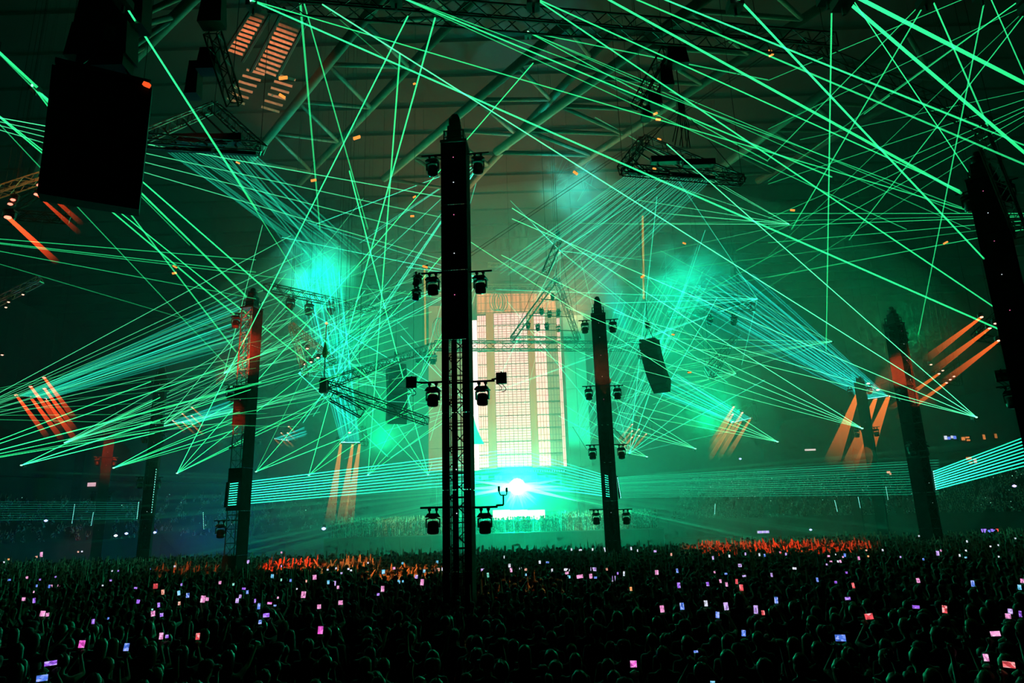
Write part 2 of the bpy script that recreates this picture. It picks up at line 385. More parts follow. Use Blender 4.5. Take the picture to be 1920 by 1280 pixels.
# ================================================================ masts
W_DOT = glow('mast_led_white', (.8, .9, 1), 1.2); P_DOT = glow('mast_led_pink', (1, .2, .45), 1.0); C_DOT = glow('laser_dot', (.25, 1, .85), 2.0)
ZTOP = P(853, 215, 21.6).z
LV = [P(855, y, 21.6).z for y in (290, 510, 715, 950)]
def mast(px, py, label, short, rz=0.0, faces=('slots', 'closed', 'open', 'closed'), levels=(0, 1, 2, 3), side=0.86, arms=(1.2, 1.2), depth=None, hscale=1.0, zt=ZTOP, simple=False, arm_rz=0.0, lat=None):
    """faces: towards -y, +x, +y, -x in the mast's own frame"""
    top = PZ(px, py, zt); x, y = top.x, top.y
    o = empty('light_mast', (x, y, 0), rz); tag(o, label, 'mast', 'black lighting masts standing in the crowd')
    h = side / 2; zb = zt - 1.35
    ch = MB()
    for a in (-1, 1):
        for b in (-1, 1): ch.tube((a * (h - .06), b * (h - .06), 0), (a * (h - .06), b * (h - .06), zb), .035, 6)
    ch.build('corner_chords', lat or M_DKALU, o)
    la = MB(); n = int(zb / .75); k = h - .06
    cs = [(-k, -k), (k, -k), (k, k), (-k, k)]
    for f in range(4):
        (ax, ay), (bx, by) = cs[f], cs[(f + 1) % 4]
        for i in range(n):
            z0, z1 = zb * i / n, zb * (i + 1) / n
            if i % 2: la.tube((ax, ay, z0), (bx, by, z1), .018, 4, cap=False)
            else: la.tube((bx, by, z0), (ax, ay, z1), .018, 4, cap=False)
            la.tube((ax, ay, z0), (bx, by, z0), .018, 4, cap=False)
    # cables and ladder rungs run inside
    for q in range(5):
        xx = -k + .14 + q * (2 * k - .28) / 4; la.tube((xx, R_.uniform(-.2, .2), 0), (xx + R_.uniform(-.03, .03), R_.uniform(-.2, .2), zb), .014, 4, cap=False)
    for i in range(int(zb / .3)): la.tube((-.18, .12, .3 * i), (.18, .12, .3 * i), .012, 3, cap=False)
    la.build('lattice', lat or M_DKALU, o)
    # cloth cladding, bay by bay
    nb = 7; bh = zb / nb
    for fi, fc in enumerate(faces):
        if fc == 'open': continue
        ang = (0, PI / 2, PI, -PI / 2)[fi]; rot = Matrix.Rotation(ang, 3, 'Z')
        for b in range(nb):
            if fc == 'half' and b in (1, 3, 5, 6): continue
            if fc == 'slots' and b < 4: strips = ((-h, -.24), (-.13, .05), (.22, h))
            else: strips = ((-h, h),)
            for (s0, s1) in strips:
                c = rot @ Vector(((s0 + s1) / 2, -h, 0)); c.z = bh * (b + .5)
                MB().box(c, (s1 - s0, .02, bh - .025), rot).build('cloth_panel', M_CLOTH, o)
    # stepped top: cage, housing, dome
    cg = MB(); z0 = zb
    cg.box((0, 0, z0 + .05), (side + .06, side + .06, .1))
    c2 = h * .82
    for a in (-1, 1):
        for b in (-1, 1): cg.tube((a * c2, b * c2, z0), (a * c2 * .95, b * c2 * .95, z0 + .52), .03, 5)
    for zz in (.26, .5):
        for a, b, c, d in ((-1, -1, 1, -1), (1, -1, 1, 1), (1, 1, -1, 1), (-1, 1, -1, -1)): cg.tube((a * c2, b * c2, z0 + zz), (c * c2, d * c2, z0 + zz), .022, 5)
    cg.build('top_cage', M_BLACK, o)
    MB().box((0, 0, z0 + .40), (side * .62, side * .62, .76), taper=.9).build('motor_housing', M_BODY, o)
    hd = MB(); hd.box((0, 0, z0 + .93), (side * .46, side * .46, .34), taper=.94); hd.lathe([(side * .20, z0 + 1.08), (side * .19, z0 + 1.22), (side * .15, z0 + 1.31), (side * .06, z0 + 1.36)], 10)
    hd.build('mast_head', M_BODY, o, True)
    for i, (zz, m) in enumerate(((LV[0] - .35, P_DOT), (LV[0] - 1.3, W_DOT), (LV[0] - 2.5, P_DOT), (LV[1] + .5, W_DOT), (LV[1] - .95, P_DOT), (LV[3] + 1.1, W_DOT), (LV[3] - .2, W_DOT))):
        MB().box((.0, -h - .02, zz), (.03, .015, .025)).build('indicator', m, o)
    # arms and the lamps under them
    names = ('topmost', 'second', 'third', 'lowest')
    for li in levels:
        z = LV[li]; A, B = arms
        ar = MB(); r3 = Matrix.Rotation(arm_rz, 3, 'Z')
        ar.tube(r3 @ Vector((-A, -.05, z)), r3 @ Vector((-h + .05, -.05, z)), .035, 7); ar.tube(r3 @ Vector((h - .05, -.05, z - .04)), r3 @ Vector((B, -.05, z - .04)), .035, 7)
        ar.tube(r3 @ Vector((-h + .05, .2, z)), r3 @ Vector((h - .05, .2, z)), .03, 6)
        ar.build('cross_arm', M_BLACK, o)
        for sgn, ext, sd in ((-1, A, 'left'), (1, B, 'right')):
            if ext < .6: continue
            xx = sgn * (ext - .40)
            lp = r3 @ Vector((xx, -.05, z - .06 - (.04 if sgn > 0 else 0)))
            wl = Matrix.Rotation(rz, 3, 'Z') @ lp + Vector((x, y, 0))
            moving_head(wl, 'black lamp under the %s arm of the %s, %s side' % (names[li], short, sd), rz + arm_rz + R_.uniform(-.15, .15), R_.uniform(-.25, .25), hscale)
    return o, Vector((x, y, 0))
M0, B0 = mast(853, 215, 'tall black central mast rising in front of the bright stage screen', 'central mast', -0.08)
for sx, nm in ((-1.5, 'left'), (1.42, 'right')):
    blinder(B0 + Matrix.Rotation(-.08, 3, 'Z') @ Vector((sx, -.05, LV[2] - .1)), 'square blinder lamp on the %s end of the central mast\'s third arm' % nm, 1.0, -.08)
for sx in (-1, 1):
    MB().tube((sx * 1.1, -.05, LV[2]), (sx * 1.38, -.05, LV[2] + .04), .03, 6).build('cross_arm', M_BLACK, M0)
mb = MB(); mb.path([(1.15, -.05, LV[3]), (1.38, -.05, LV[3] + .01), (1.38, -.05, LV[3] + .3)], .03, 6); mb.path([(1.25, -.05, LV[3] + .42), (1.30, -.05, LV[3] + .3), (1.48, -.05, LV[3] + .3), (1.5, -.05, LV[3] + .48)], .022, 5)
mb.box((1.25, -.05, LV[3] + .5), (.07, .07, .16)); mb.box((1.49, -.05, LV[3] + .46), (.07, .07, .14)); mb.build('antenna_bracket', M_BLACK, M0)
MR, BR = mast(1830, 285, 'massive black mast leaning at the far right edge, nearest of the right-hand masts', 'right-edge mast', -.75, ('closed', 'closed', 'closed', 'closed'), (0, 2), 1.0, (1.0, 1.15), hscale=1.1)
blinder(P(1880, 712, BR.y - .6), 'square blinder lamp beside the mast at the right edge', 1.2, -.6)
_q = MB().tube(P(1880, 712, BR.y - .6), BR + Vector((0, 0, P(1880, 712, BR.y - .6).z + .1)), .04, 6).build('cross_arm', M_BLACK, MR); _q.matrix_parent_inverse = (Matrix.Translation(BR) @ Matrix.Rotation(-.75, 4, 'Z')).inverted()
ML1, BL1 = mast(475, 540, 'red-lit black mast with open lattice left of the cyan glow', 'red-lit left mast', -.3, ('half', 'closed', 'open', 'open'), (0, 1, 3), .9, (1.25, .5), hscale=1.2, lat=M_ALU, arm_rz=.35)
MC2, BC2 = mast(1119, 556, 'black mast right of the bright stage screen, amber-lit in its middle', 'mast right of the screen', -.1, ('slots', 'closed', 'closed', 'closed'), (0, 1, 2, 3), .9, (1.3, 1.3), hscale=1.15)
MR2, BR2 = mast(1670, 575, 'tall black mast with an orange-red lit face right of the amber beams', 'orange-faced right mast', .45, ('open', 'closed', 'closed', 'closed'), (0, 1, 2), .95, (1.0, 1.2), hscale=1.25)
ML2, BL2 = mast(306, 680, 'thin black mast second from the red-lit left mast towards the edge', 'second left mast', .3, ('half', 'closed', 'closed', 'closed'), (0, 1, 2), .9, (1.2, .9), hscale=1.25)
ML3, BL3 = mast(213, 757, 'far black mast with two red-lit panels on the left', 'far red-panelled mast', .5, ('closed', 'closed', 'closed', 'closed'), (0, 1, 2), 1.0, (1.3, 1.1), hscale=1.25)
ML4, BL4 = mast(157, 803, 'faint farthest mast at the left behind the red-panelled one', 'farthest left mast', .5, ('closed', 'closed', 'open', 'closed'), (0,), 1.0, (1.2, 1.0), hscale=1.2)
MR3, BR3 = mast(1608, 695, 'black mast standing in front of the amber cone beams', 'mast in the amber beams', -.6, ('closed', 'closed', 'closed', 'closed'), (0, 1), .95, (1.4, 1.2), hscale=1.25)
MR4, BR4 = mast(1579, 768, 'faint far mast just behind the mast in the amber beams', 'far amber-beam mast', -.6, ('closed', 'closed', 'closed', 'closed'), (0,), 1.0, (1.1, 1.0), hscale=1.2)
ML5, BL5 = mast(388, 840, 'small faint mast between the two left masts, far back', 'small far left mast', .2, ('closed', 'closed', 'closed', 'closed'), (0,), 1.2, (1.5, 1.2), hscale=1.3)
ML6, BL6 = mast(477, 800, 'faint lattice mast just right of the red-lit left mast', 'faint lattice mast', .2, ('open', 'open', 'open', 'open'), (0,), 1.0, (1.2, 1.2), hscale=1.2)
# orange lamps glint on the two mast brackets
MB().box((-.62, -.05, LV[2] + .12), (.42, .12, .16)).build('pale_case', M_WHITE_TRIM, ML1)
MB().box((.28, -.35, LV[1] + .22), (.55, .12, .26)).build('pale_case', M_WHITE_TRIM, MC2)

# ================================================================ speaker hangs
M_SPK = mat('speaker_cabinet', (0.008, 0.008, 0.008), 0.8, 0, 0.3, 8, spec=0.1)
M_GRILLE = mat('speaker_grille', (0.004, 0.004, 0.004), 0.7, 0.2, 0.6, 60)
def line_array(loc, n, wd, hh, dp, curve, label, rz=0.0, lean=0.0, col=None):
    """cabinets under a fly frame; the column bends by `curve` per cabinet"""
    o = empty('speaker_hang', loc, rz); tag(o, label, 'speaker')
    fr = MB(); fr.box((0, 0, .06), (wd * .96, dp * .9, .12))
    for s in (-1, 1): fr.tube((s * wd * .3, 0, .1), (0, 0, 1.1), .025, 5)
    fr.box((0, 0, 1.3), (.3, .3, .5)); fr.build('fly_frame', M_BLACK, o)
    MB().tube((0, 0, 1.5), (0, 0, 46.0 - loc[2]), .02, 5).build('hoist_chain', M_CABLE, o)
    pos = Vector((0, 0, 0)); a = lean
    for i in range(n):
        rot = Matrix.Rotation(a, 3, 'X'); c = pos + rot @ Vector((0, 0, -hh / 2))
        cab = MB().box((0, 0, 0), (wd, dp, hh * .97)).build('cabinet', M_SPK, o); cab.location = c; cab.rotation_euler = (a, 0, 0)
        g = MB(); g.box((-wd * .32, -dp / 2 - .012, 0), (wd * .3, .02, hh * .84)); g.box((wd * .32, -dp / 2 - .012, 0), (wd * .3, .02, hh * .84)); g.box((0, -dp / 2 - .006, 0), (wd * .3, .012, hh * .7))
        g.build('grille', M_GRILLE, cab)
        pos = pos + rot @ Vector((0, 0, -hh)); a += curve
    return o
pt = P(196, 150, 15)
line_array(pt, 9, 2.15, .36, .7, -.02, 'big black speaker hang silhouetted at upper left', .5, .30)
mb = MB(); mb.box((0, 0, .1), (1.2, .5, .3)); mb.box((-.12, 0, .75), (1.6, .6, 1.0), taper=.9); mb.box((.0, .1, 2.2), (1.8, .5, 1.9), taper=.85)
o = mb.build('rigging_motor_bundle', M_BLACK); o.location = P(196, 130, 15.2); tag(o, 'black motor and cable bundle above the big speaker hang', 'rigging')
lmp = empty('beacon_lamp', pt + Matrix.Rotation(.5, 3, 'Z') @ Vector((.95, -.40, -.10))); tag(lmp, 'small red beacon lamp on the corner of the big speaker hang', 'lamp')
MB().box((0, 0, 0), (.16, .1, .1), Matrix.Rotation(.4, 3, 'Y')).build('lamp_glass', glow('beacon_red', (1, .10, .02), 1.0), lmp); MB().box((-.04, .04, .1), (.2, .06, .05)).build('lamp_housing', M_BODY, lmp)
line_array(P(742, 690, 62), 9, 1.7, .60, 1.3, .10, 'curved grey speaker hang in the haze left of the central mast', .35, -.5)
line_array(P(1217, 640, 50), 8, 1.3, .52, 1.1, .11, 'dark curved speaker hang in the haze right of the far mast', -.5, .3)
# ================================================================ light beams: light scattered by haze, put in as glowing see-through tubes
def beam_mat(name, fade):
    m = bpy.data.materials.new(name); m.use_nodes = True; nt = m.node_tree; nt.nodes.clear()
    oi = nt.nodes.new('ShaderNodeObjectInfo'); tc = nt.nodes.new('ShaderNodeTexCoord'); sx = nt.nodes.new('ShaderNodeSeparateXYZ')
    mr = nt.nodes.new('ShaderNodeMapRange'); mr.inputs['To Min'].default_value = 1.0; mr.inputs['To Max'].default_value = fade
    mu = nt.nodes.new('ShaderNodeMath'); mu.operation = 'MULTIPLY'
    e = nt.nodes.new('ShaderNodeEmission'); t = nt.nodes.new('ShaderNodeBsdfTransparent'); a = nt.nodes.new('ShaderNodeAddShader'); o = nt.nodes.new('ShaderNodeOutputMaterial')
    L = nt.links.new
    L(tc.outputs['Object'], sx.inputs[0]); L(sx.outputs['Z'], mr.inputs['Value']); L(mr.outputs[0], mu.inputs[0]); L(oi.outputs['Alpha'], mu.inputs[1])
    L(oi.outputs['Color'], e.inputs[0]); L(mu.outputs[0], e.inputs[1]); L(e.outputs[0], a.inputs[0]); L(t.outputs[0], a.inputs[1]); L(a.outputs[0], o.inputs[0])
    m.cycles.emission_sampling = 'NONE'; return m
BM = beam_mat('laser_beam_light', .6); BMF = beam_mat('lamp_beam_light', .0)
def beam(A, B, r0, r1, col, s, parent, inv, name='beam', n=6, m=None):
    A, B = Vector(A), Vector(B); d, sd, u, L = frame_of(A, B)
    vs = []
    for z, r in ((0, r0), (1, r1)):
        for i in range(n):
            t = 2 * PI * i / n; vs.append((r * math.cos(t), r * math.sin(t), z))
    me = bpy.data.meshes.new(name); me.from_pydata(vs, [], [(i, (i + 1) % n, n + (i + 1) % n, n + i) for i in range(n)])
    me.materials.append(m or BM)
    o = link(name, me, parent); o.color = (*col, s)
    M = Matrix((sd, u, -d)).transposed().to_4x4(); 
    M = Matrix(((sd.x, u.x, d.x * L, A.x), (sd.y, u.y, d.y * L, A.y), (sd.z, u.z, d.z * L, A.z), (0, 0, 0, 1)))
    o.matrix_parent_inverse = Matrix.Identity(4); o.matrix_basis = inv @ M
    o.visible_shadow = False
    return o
LG = (0.03, 1.0, 0.29); LGY = (0.09, 1.0, 0.40); LC = (0.05, 1.0, 0.62); LCY = (0.02, 0.85, 0.70); LRED = (1, .07, .015); LAMB = (1, .22, .03)
M_LBOX = mat('laser_casing', (0.02, 0.02, 0.022), 0.5, 0.2, 0.2, 12)
def laser_fan(src, Ys, ends, label, col=LG, group=None, box=True, dot=True):
    """src: pixel of the aperture at depth Ys; ends: (px, py, Y, width at source px, width at end px, strength)"""
    S = P(*src, Ys); o = empty('laser_projector', S); tag(o, label, 'laser', group)
    inv = Matrix.Translation(-S)
    if box:
        MB().box((0, .22, -.02), (.34, .36, .2)).build('casing', M_LBOX, o); MB().box((0, .25, -.2), (.06, .06, .2)).build('bracket', M_LBOX, o)
    if dot: MB().lathe([(.05 * Ys / 50, -.05), (.11 * Ys / 60, 0), (.05 * Ys / 50, .05)], 8).build('aperture', glow('laser_aperture', (.35, 1, .6), 1.6), o)
    for e in ends:
        px, py, Ye, w0, w1, s = e[:6]; E = P(px, py, Ye); c = e[6] if len(e) > 6 else col
        k = .52 if group in ('left-floor lasers', 'right-floor lasers') else .85
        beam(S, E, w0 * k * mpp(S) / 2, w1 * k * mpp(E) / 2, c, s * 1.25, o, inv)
    return o
def laser_bar(p0, p1, e0, e1, n, label, col=LCY, s=0.3, w0=1.2, w1=2.0, jitter=0.0, dots=True, group='laser bars'):
    """row of n apertures from p0 to p1, beams towards the row e0..e1"""
    p0, p1, e0, e1 = map(Vector, (p0, p1, e0, e1)); c = (p0 + p1) / 2
    o = empty('laser_bar', c); tag(o, label, 'laser', group); inv = Matrix.Translation(-c)
    d, sd, u, L = frame_of(p0, p1); rot = Matrix((d, sd, u)).transposed()
    back = (c - (e0 + e1) / 2).normalized()
    MB().box(back * .12, (L + .2, .16 if dots else .05, .16 if dots else .05), rot).build('casing', M_LBOX, o)
    for i in range(n):
        t = i / max(1, n - 1); a = p0.lerp(p1, t); b = e0.lerp(e1, t) + Vector((R_.uniform(-1, 1), R_.uniform(-1, 1), R_.uniform(-1, 1))) * jitter
        if dots:
            q = MB().lathe([(.02, -.04), (.9 * mpp(a), 0), (.02, .04)], 6).build('aperture', C_DOT, o); q.matrix_parent_inverse = Matrix.Identity(4); q.location = a - c
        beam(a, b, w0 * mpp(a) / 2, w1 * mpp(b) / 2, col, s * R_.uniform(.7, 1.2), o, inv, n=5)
    return o

# ================================================================ hanging trusses and triangle rigs
def part_truss(root, inv, p, q, wd, bay, r, m, name='side_truss'):
    ch, la = truss_mb(p, q, wd, bay, r)
    o = ch.build(name, m, root); o.matrix_parent_inverse = Matrix.Identity(4); o.matrix_basis = inv
    la.build('lattice', m, o)
LENS_RED = glow('lens_red', (1, .18, .12), 3.0); LENS_PINK = glow('lens_pink', (1, .42, .30), 2.6)
def rig(corners, label, wd=.5, r=.035, bay=.6, m=None, bars=(), hang=None):
    """corners: three (px, py, Y); bars: (t0 on side AB, t1 on side AC)"""
    A, B, C_ = (P(*c) for c in corners); root = empty('triangle_rig', A); tag(root, label, 'truss rig', 'hanging triangle rigs'); inv = Matrix.Translation(-A)
    m = m or M_DKALU
    for p, q in ((A, B), (B, C_), (C_, A)): part_truss(root, inv, p, q, wd, bay, r, m)
    for t0, t1 in bars:
        p, q = A.lerp(B, t0), A.lerp(C_, t1)
        b = MB().tube(p, q, r * 1.3, 6).build('cross_bar', M_BLACK, root); b.matrix_parent_inverse = Matrix.Identity(4); b.matrix_basis = inv
    for c in (A, B, C_): wire(root, inv, c)
    if hang:
        for c in (A, B, C_):
            top = P(*hang)
            w_ = MB().tube(c, top, .02, 4).build('hanging_wire', M_CABLE, root); w_.matrix_parent_inverse = Matrix.Identity(4); w_.matrix_basis = inv
        ch = MB().tube(P(*hang), P(*hang) + Vector((0, 0, 46 - P(*hang).z)), .025, 4).build('hoist_chain', M_CABLE, root); ch.matrix_parent_inverse = Matrix.Identity(4); ch.matrix_basis = inv
        mo = MB().box(P(*hang), (.35, .35, .7)).build('hoist_motor', M_BLACK, root); mo.matrix_parent_inverse = Matrix.Identity(4); mo.matrix_basis = inv
    return A, B, C_
def lit_head(px, py, Y, label, aim=None, bl=60, col=LRED, s=0.5, lens=None, size=1.0, w1=12, w0=4):
    """a lit lamp; aim: pixel of the beam's far end at depth Y-ish"""
    c = P(px, py, Y); o = empty('moving_head_lamp', c); o.scale = (size,) * 3; tag(o, label, 'stage lamp', 'lit lamps on the hanging rigs')
    for n in ('base', 'yoke'):
        q = link(n, HEADS[n], o); q.location = (0, 0, .5)
    me = MB().lathe([(.05, .2), (.16, .16), (.18, 0), (.17, -.1), (.1, -.12)], 10).mesh('head', M_BODY, True); link('head', me, o)
    g = MB().lathe([(.02, .06), (.14, .03), (.155, -.03), (.02, -.09)], 10).build('lens', lens or LENS_RED, o); g.location = (0, -.16, -.06)
    if not aim: MB().tube((0, 0, .6), (0, 0, (46 - c.z) / size), .012, 4).build('hanging_wire', M_CABLE, o)
    if aim:
        S = Vector((0, -.16, -.06)); B = (P(aim[0], aim[1], aim[2]) - c) / size
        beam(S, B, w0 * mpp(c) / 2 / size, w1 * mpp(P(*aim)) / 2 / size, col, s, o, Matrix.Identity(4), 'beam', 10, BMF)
    return o

# near rigs (silhouettes)
T1 = rig(((256, 262, 24), (402, 200, 29), (488, 279, 26)), 'dark triangle rig beside the big speaker hang', .42, .035, .5, M_ALU, ((.3, .3), (.55, .55), (.8, .8)))
T2 = rig(((1168, 318, 29), (1208, 262, 33), (1392, 338, 30)), 'dark triangle rig with hoist and wires at upper right', .42, .035, .5, M_DKALU, ((.35, .2), (.6, .4), (.8, .6)), (1276, 200, 31))
for k, (x, y, Y, wpx, l) in enumerate(((360, 262, 25.6, 70, 'inner left'), (425, 262, 25.6, 60, 'inner right'))):
    c = P(x, y, Y); o = MB().box((0, 0, 0), (wpx * mpp(c), .35, .42)).build('rig_cabinet', M_BLACK, None); o.location = c; tag(o, 'black lamp cabinet across the %s half of the rig by the speaker hang' % l, 'cabinet')
for k, (x, y, Y, wpx, l) in enumerate(((1250, 300, 30, 60, 'left'), (1310, 306, 30, 60, 'right'))):
    c = P(x, y, Y); o = MB().box((0, 0, 0), (wpx * mpp(c), .35, .32)).build('rig_cabinet', M_BLACK, None); o.location = c; tag(o, 'black lamp cabinet on the %s half of the wired triangle rig' % l, 'cabinet')
# middle rigs
M_LITALU = mat('lit_alloy', (0.30, 0.24, 0.17), 0.4, 0.5, 0.2, 14)  # paler copy of the truss alloy with warm light put into its colour
T3 = rig(((546, 608, 50), (573, 702, 48), (628, 678, 52)), 'tilted triangle rig left of the hoist with the yellow chain', .34, .03, .45, M_LITALU, ((.55, .4), (.8, .75)))
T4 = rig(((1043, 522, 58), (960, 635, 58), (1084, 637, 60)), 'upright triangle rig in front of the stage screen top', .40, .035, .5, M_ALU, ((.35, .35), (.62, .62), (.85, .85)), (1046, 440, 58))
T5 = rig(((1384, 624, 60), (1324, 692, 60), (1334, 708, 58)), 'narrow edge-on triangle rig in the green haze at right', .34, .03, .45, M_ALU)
for i, (x, y) in enumerate(((1036, 558), (1015, 585), (1030, 590), (1047, 588), (990, 611), (1008, 615), (1025, 613), (1046, 617))):
    moving_head(P(x, y - 8, 57.6), 'small lamp %s on the triangle rig before the stage screen' % ('alone on the top bar', 'first on the middle bar', 'second on the middle bar', 'third on the middle bar', 'first on the lowest bar', 'second on the lowest bar', 'third on the lowest bar', 'last on the lowest bar')[i], R_.uniform(-1, 1), .3, .9)
for i, (x, y) in enumerate(((577, 653), (597, 670), (584, 678), (571, 682))):
    lit_head(x, y, 49, 'small pinkish lit lamp %s on the tilted rig left of the chain' % ('uppermost', 'second', 'third', 'lowest')[i], lens=LENS_PINK, size=.7)
# straight trusses in the ring
truss('ring_truss', P(500, 538, 46), P(742, 592, 62), 'dark truss with three hung lamps below the left cyan glow', .55, .7, .045)
for i, (x, y) in enumerate(((545, 556), (580, 566), (621, 566))):
    moving_head(P(x, y, 49 + i * 2), '%s of three lamps hung from the truss below the left cyan glow' % ('first', 'second', 'third')[i], .5, .5, 1.5)
truss('ring_truss', P(608, 722, 44), P(815, 648, 64), 'long dark truss rising from the chain hoist towards the central mast', .6, .75, .05)
truss('ring_truss', P(815, 648, 64), P(1218, 649, 66), 'level truss passing in front of the stage screen', .8, .9, .06)
truss('ring_truss', P(612, 722, 44), P(800, 790, 50), 'dark truss falling from the chain hoist to the right', .5, .7, .04)
truss('ring_truss', P(622, 742, 44.2), P(680, 775, 45), 'short lattice truss under the chain hoist', .6, .7, .04)
truss('ring_truss', P(1255, 590, 62), P(1412, 574, 55), 'dark truss in the haze below the right cyan glow', .6, .7, .045)
for i, (x, y) in enumerate(((1330, 590), (1375, 590))):
    moving_head(P(x, y, 58 - i * 2), '%s lamp hung from the truss below the right cyan glow' % ('first', 'second')[i], .5, .5, 1.3)
for i, (x, y) in enumerate(((785, 660), (800, 660), (812, 662))):
    moving_head(P(x, y, 63), '%s of three faint lamps under the truss left of the central mast' % ('first', 'second', 'third')[i], .5, .2, 1.5)
for i, (x, y) in enumerate(((1200, 656), (1214, 658))):
    moving_head(P(x, y, 62), '%s lamp at the right end of the level truss' % ('first', 'second')[i], .5, .5, 1.2)
NT = P(500, -4, 19), P(1560, 84, 23)
truss('roof_truss', NT[0], NT[1], 'long black truss running across the top of the hall', .62, .62, .045)
truss('truss_arm', P(398, 60, 20), P(440, 196, 22), 'black truss arm hanging above the rig beside the speaker', .45, .45, .035)
truss('truss_arm', P(1255, 95, 24), P(1196, 205, 25), 'black truss arm hanging from the long top truss', .5, .45, .035)
truss('truss_arm', P(1047, 452, 52), P(1022, 512, 52), 'small truss link above the upright triangle rig', .5, .5, .04)
truss('truss_arm', P(1840, 250, 22), P(1915, 440, 24), 'green-glinting truss behind the mast at the right edge', .4, .45, .035, M_ALU)
truss('truss_arm', P(1500, 86, 23), P(1850, 236, 24), 'dim truss continuing behind the thick green beams', .45, .5, .03)
truss('truss_arm', P(-10, 362, 30), P(112, 322, 30), 'warm-lit truss with red lamps at the left edge', .40, .5, .04, M_LITALU)
truss('truss_arm', P(-10, 568, 46), P(76, 524, 46), 'faint warm-lit truss at the left edge, halfway up', .45, .6, .05, M_LITALU)
for i, (x, y, Y, wd, hh, l) in enumerate(((1268, 108, 24, .9, .8, 'below the long top truss'), (1248, 145, 24.5, .55, 1.0, 'hanging under the hoist below the top truss'), (1226, 188, 25, .6, .6, 'at the foot of the truss arm'), (1211, 214, 25, .4, .5, 'under the foot of the truss arm'), (392, 115, 21, .7, .9, 'beside the truss arm above the left rig'), (400, 20, 19.5, .8, 1.2, 'at the top of the left truss arm'), (365, 150, 22, .45, 1.4, 'hanging left of the truss arm'))):
    o = MB().box((0, 0, 0), (wd, .5, hh), taper=.8).build('hoist_motor', M_BLACK); o.location = P(x, y, Y); tag(o, 'black hoist motor %s' % l, 'hoist')
mb = MB()
for i in range(7):
    x = 1268 + i * 4; mb.path([P(1276, 190, 31), P(x, 235, 31), P(x + R_.uniform(-8, 8), 262 + R_.uniform(0, 16), 31)], .025, 4)
o = mb.build('cable_bundle', M_CABLE); tag(o, 'tangle of black cables hanging over the wired triangle rig', 'cable')
# long ropes
for i, (dy, l) in enumerate(((0, 'upper'), (6, 'lower'))):
    mb = MB(); mb.tube(P(515, 722 + dy, 46), P(1450, 92 + dy, 24), .012, 5)
    o = mb.build('guy_rope', M_CABLE); tag(o, '%s of two thin dark ropes slanting up behind the central mast' % l, 'rope')
# chain hoist with warm head
mb = empty('chain_hoist', P(606, 722, 44)); tag(mb, 'yellow-lit chain hoist hanging left of the ring truss', 'hoist'); inv = Matrix.Translation(-P(606, 722, 44))
for n, b, m in (('chain', MB().tube(P(612, 606, 44), P(607, 735, 44), .04, 5), M_CHAIN), ('cable_bag', MB().lathe([(.03, 1.1), (.10, .8), (.20, .3), (.12, 0)], 8, Matrix.Translation(P(609, 670, 44))), mat('yellow_bag', (.5, .32, .03), .6)), ('motor', MB().box(P(607, 722, 44), (.5, .5, 1.0), taper=.7), M_BLACK)):
    q = b.build(n, m, mb); q.matrix_parent_inverse = Matrix.Identity(4); q.matrix_basis = inv
q = MB().lathe([(.02, -.1), (.12, 0), (.02, .1)], 8, Matrix.Translation(P(612, 606, 44))).build('lamp', glow('amber_lamp', (1, .5, .2), 1.2), mb); q.matrix_basis = inv
# blue-edged pair of lamps beside the central mast
for i, (x, y) in enumerate(((783, 512), (781, 538))):
    moving_head(P(x, y, 30), '%s dark blue-glinting lamp hung left of the central mast' % ('upper', 'lower')[i], .8, .9 - i * .5, .9, lens=glow('lens_blue', (.05, .08, 1), .35))

# far rigs with six lit lamps each, lasers and falling beams
def far_rig(name, pts, Y, aim, label, lens=LENS_RED, col=LRED, s=.5, size=1.0, w1=14, w0=5, bl=1.0, beams=None):
    xs = [p[0] for p in pts]; ys = [p[1] for p in pts]
    rig(((min(xs) - 8, max(ys) - 6, Y + 2), (max(xs) + 6, min(ys) - 8, Y + 3), (max(xs) + 12, max(ys) + 2, Y + 1)), 'far triangle rig holding the ' + label, .4, .03, .6, M_DKALU)
    order = ('first', 'second', 'third', 'fourth', 'fifth', 'sixth', 'seventh')
    for i, p in enumerate(pts):
        am = None if (beams is not None and i not in beams) else (p[0] + aim[0], p[1] + aim[1], Y - 6)
        lit_head(p[0], p[1], Y, '%s from left of the %s' % (order[i], label), am, col=col, s=s, lens=lens, size=size, w1=w1, w0=w0)
far_rig('a', ((33, 740), (60, 724), (60, 744), (85, 707), (86, 728), (87, 747)), 58, (55, 78), 'six red rig lamps low at the left edge', s=.75, size=.95, w0=4, w1=10)
far_rig('b', ((20, 408), (28, 375), (23, 383), (72, 365), (77, 348), (110, 335)), 30, (75, 70), 'red rig lamps beside the speaker hang', s=.5, size=.75, w0=3, w1=10, beams=(3, 4))
lit_head(20, 408, 29, 'brightest red lamp at the left edge with a thick red beam', (105, 490, 24), col=LRED, s=1.4, size=1.0, w0=7, w1=12).children[-1].color = (*LRED, 2.2)
far_rig('c', ((325, 788), (343, 775), (343, 791), (361, 763), (360, 779), (360, 794)), 80, (22, 22), 'six tiny rig lamps between the left masts', LENS_PINK, LAMB, .35, .7, 4, 2)
far_rig('d', ((515, 822), (528, 811), (528, 823), (542, 799), (540, 811), (538, 824)), 84, (14, 14), 'six tiny rig lamps right of the red-lit mast', LENS_PINK, LAMB, .2, .7, 4, 2)
far_rig('e', ((640, 830), (646, 828), (651, 830), (656, 810), (662, 830), (675, 830)), 66, (-22, 150), 'amber rig lamps under the cyan bundle left of centre', LENS_PINK, (1, .28, .04), .40, .8, 20, 4, beams=(0, 4, 5))
